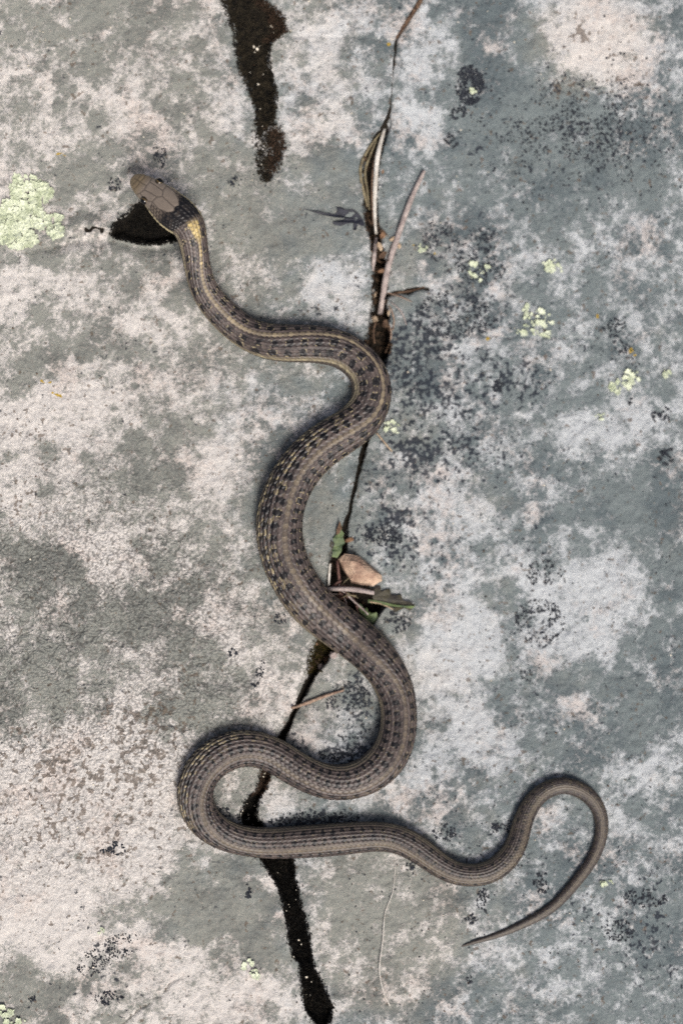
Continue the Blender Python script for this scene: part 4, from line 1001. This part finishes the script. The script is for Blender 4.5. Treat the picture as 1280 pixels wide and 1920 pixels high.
for pts, w, m_, lab in (
    ([(716, 560), (730, 575), (738, 598), (736, 620)], 3, 'M_TANTWIG', 'tan fibre curving along the right lip of the crack'),
    ([(724, 548), (750, 556), (772, 566)], 2.6, 'M_TANTWIG', 'tan fibre pointing right below the dark twig'),
    ([(732, 566), (752, 585), (762, 610)], 2.6, 'M_TWIG', 'grey fibre sloping down right of the crack'),
    ([(696, 470), (706, 486), (716, 492), (730, 488)], 3, 'M_BARK', 'brown rootlet crossing under the grey twig'),
    ([(690, 410), (700, 424), (714, 430), (728, 444)], 3.4, 'M_BARK', 'brown rootlet below the white grass blade'),
    ([(726, 600), (733, 622), (730, 648)], 3, 'M_TANTWIG', 'tan rootlet hanging in the crack above the coil')):
    stalk('rootlet', pts, [.9, 1.3, .8] if pts[0][0] > 715 else [3, 4, 3.5], [w * .7, w, w, w * .6], globals()[m_], lab, 'rootlet', absolute=False, n=18, seg=6)
b = Bits()
for _ in range(900):
    y_ = random.choice([random.uniform(265, 665), random.uniform(1000, 1260), random.uniform(400, 660)]); lo, hi = ce(y_); x_ = random.uniform(lo + 1, hi - 1)
    b.crumb(spot(x_, y_, random.uniform(-.3, 1.2)), random.uniform(1.2, 3.6) * S, random.uniform(.0005, .0015), 5)
tag(centre_base(b.build('soil_crumbs', simple_mat('soil_crumbs', lin(26, 20, 16), lin(84, 68, 54), 260, .95, .5, 1800, .15, lin(120, 100, 80)))), 'dark soil crumbs lying in the long crack', 'soil', kind='stuff')
moss(1195, 1262, ce, 700, 'olive moss in the crack under the middle coil', simple_mat('olive_moss', lin(34, 30, 14), lin(86, 76, 34), 900, .9, .4, 2500, .2), frac=(.0, .8), lift=.6)

# ------------------------------------------------------------------ pink pebble
def pebble():
    import bmesh
    out = [(634, 1048), (646, 1037), (660, 1039), (674, 1043), (690, 1056), (699, 1068), (715, 1078), (716, 1089), (699, 1099), (678, 1097), (659, 1093), (643, 1068)]
    c = np.mean(out, axis=0); bm = bmesh.new(); g = g1(690, 1068, -.5)
    for sc, zz in ((.86, 0), (1.0, 2.2), (.86, 5.2), (.42, 8.4)):
        for (x, y) in out:
            q = c + (np.array((x, y)) - c) * sc + (np.array((-4, -3)) if zz > 5 else 0)
            bm.verts.new(world_xyz(q[0], q[1], g + zz + random.uniform(-.5, .5)))
    r = bmesh.ops.convex_hull(bm, input=bm.verts)
    bmesh.ops.delete(bm, geom=[v for v in bm.verts if not v.link_faces], context='VERTS')
    bmesh.ops.subdivide_edges(bm, edges=bm.edges[:], cuts=2, use_grid_fill=True)
    for v in bm.verts:
        n_ = v.normal if v.normal.length else Vector((0, 0, 1))
        v.co += Vector((random.uniform(-1, 1), random.uniform(-1, 1), random.uniform(-1, 1))) * .0001
    me = bpy.data.meshes.new('pebble'); bm.to_mesh(me); bm.free(); me.materials.append(M_PEBBLE)
    o = bpy.data.objects.new('pebble', me); C.objects.link(o); centre_base(o)
    tag(o, 'angular pink and tan pebble wedged in the crack beside the snake', 'pebble')
pebble()

# ------------------------------------------------------------------ small rosette plant in the crack
pl = empty('rosette_plant', spot(645, 1115))
tag(pl, 'small green plant with toothed leaves growing from the crack by the pebble', 'plant')
zt = g1(735, 1120, 1.5)
zl = lambda x, y: zt - 4.0 * max(0, (700 - x) / 60) + .5 * math.sin(x * .3)
flat_leaf('leaf', [(690, 1124), (712, 1127), (735, 1133), (760, 1136), (779, 1136), (772, 1141), (758, 1139), (735, 1137), (712, 1133), (690, 1130)], M_LEAF, parent=pl, absz=lambda x, y: zl(x, y) + .5, curl=.1)
tl_ = flat_leaf('leaf', [(698, 1120), (703, 1099), (713, 1098), (715, 1110), (722, 1106), (731, 1104), (733, 1115), (745, 1116), (752, 1114), (755, 1126), (766, 1128), (778, 1134), (768, 1146), (758, 1140), (749, 1144), (739, 1149), (738, 1139), (722, 1137), (705, 1131)], M_LEAFD, parent=pl, absz=zl, curl=.25)
tl_['label'] = 'bronze toothed leaf pointing right'
z2 = g1(600, 1010, .8)
flat_leaf('leaf', [(637, 977), (641, 988), (640, 994), (645, 1000), (643, 1008), (647, 1018), (641, 1024), (640, 1034), (632, 1046), (622, 1044), (624, 1034), (619, 1030), (626, 1018), (624, 1010), (630, 1002), (630, 994)], M_LEAF, parent=pl, absz=lambda x, y: z2 - .12 * (y - 980) * .5, curl=.3)
flat_leaf('leaf', [(637, 977), (641, 990), (636, 1000), (630, 1004), (631, 992)], M_BARK, parent=pl, absz=lambda x, y: z2 + .7 - .12 * (y - 980) * .5, curl=.1)['label'] = 'brown withered tip of the upright leaf'
flat_leaf('leaf', [(621, 1014), (627, 1020), (622, 1034), (613, 1046), (611, 1040), (616, 1026)], M_LEAFD, parent=pl, absz=lambda x, y: z2 - 1 - .1 * (y - 1010), curl=.2)
z3 = g1(735, 1150, -2)
flat_leaf('leaf', [(668, 1132), (676, 1133), (682, 1142), (688, 1140), (690, 1148), (700, 1150), (706, 1160), (709, 1172), (700, 1175), (695, 1166), (686, 1165), (684, 1156), (676, 1150)], M_LEAF, parent=pl, absz=lambda x, y: z3, curl=.3)
flat_leaf('leaf', [(694, 1152), (706, 1148), (708, 1160), (700, 1162)], M_LEAF, parent=pl, absz=lambda x, y: z3 + .8, curl=.2)
flat_leaf('leaf', [(632, 1222), (646, 1226), (650, 1240), (640, 1242), (632, 1234)], M_LEAFD, parent=pl, absz=lambda x, y: g1(735, 1230, -3), curl=.2)
for pts, ups, w, m_ in (
    ([(612, 1105), (640, 1104), (670, 1106), (702, 1112)], [-9, -7, -6, -5.5], [8, 9, 10, 8], M_TWIG),
    ([(619, 1056), (617, 1075), (616, 1098)], [-7, -8, -10], [4, 5, 4], M_STRAW),
    ([(632, 1050), (635, 1080), (637, 1110), (634, 1125)], [-12, -11, -11, -13], [5, 6, 6, 5], M_STEM),
    ([(648, 1112), (664, 1128), (680, 1142), (690, 1152)], [-11, -10, -9, -7], [4, 4, 4, 3], M_TWIG),
    ([(640, 1112), (648, 1132), (652, 1150)], [-12, -12, -13], [5, 5, 4], M_STEM),
    ([(660, 1114), (668, 1136), (672, 1156)], [-13, -13, -14], [3, 3, 3], M_STEM),
    ([(692, 1128), (716, 1133), (738, 1143)], [zt + .3, zt + .4, zt - .2], [2.4, 2.4, 2], M_CHIP),
    ([(614, 1108), (628, 1096), (640, 1088)], [-11, -10, -10], [4, 5, 4], M_STEM)):
    o = stalk('stem', pts, ups, w, m_, None, None, parent=pl, n=14)
for q in range(16):
    x0_, y0_ = 640 + random.gauss(0, 10), 1112 + random.gauss(0, 8); an = random.uniform(0, 6.28); ln = random.uniform(18, 46)
    x1_, y1_ = x0_ + ln * math.cos(an), y0_ + ln * math.sin(an) * .8
    stalk('stem', [(x0_, y0_), ((x0_ + x1_) / 2 + random.gauss(0, 4), (y0_ + y1_) / 2 + random.gauss(0, 4)), (x1_, y1_)], [-12, -10 + random.uniform(-1, 2), -9 + random.uniform(-2, 2)], [2, 2.6, 1.4], random.choice((M_STEM, M_BARK, M_TWIG, M_OLIVE)), None, None, parent=pl, n=10, seg=5)
# parts were placed in world space: keep them there under the plant's base
for ch in pl.children:
    ch.matrix_parent_inverse = __import__('mathutils').Matrix.Translation(-pl.location)

# ------------------------------------------------------------------ loose grit lying on the slabs
for mat_, lab_, n_ in ((M_GRAIN, 'pale loose grit strewn over the rock', 420), (M_BARK, 'brown loose crumbs strewn over the rock', 420)):
    b = Bits()
    for _ in range(n_):
        x_, y_ = random.uniform(-40, 1320), random.uniform(-40, 1960)
        if vnoise(x_, y_, 90, 5) < .45: continue
        b.crumb(spot(x_, y_, .1), random.choice((.7, .9, 1.1, 1.4, 2.0)) * S, random.uniform(.0003, .0007), 5)
    tag(centre_base(b.build('loose_grit', mat_)), lab_, 'grit', kind='stuff')
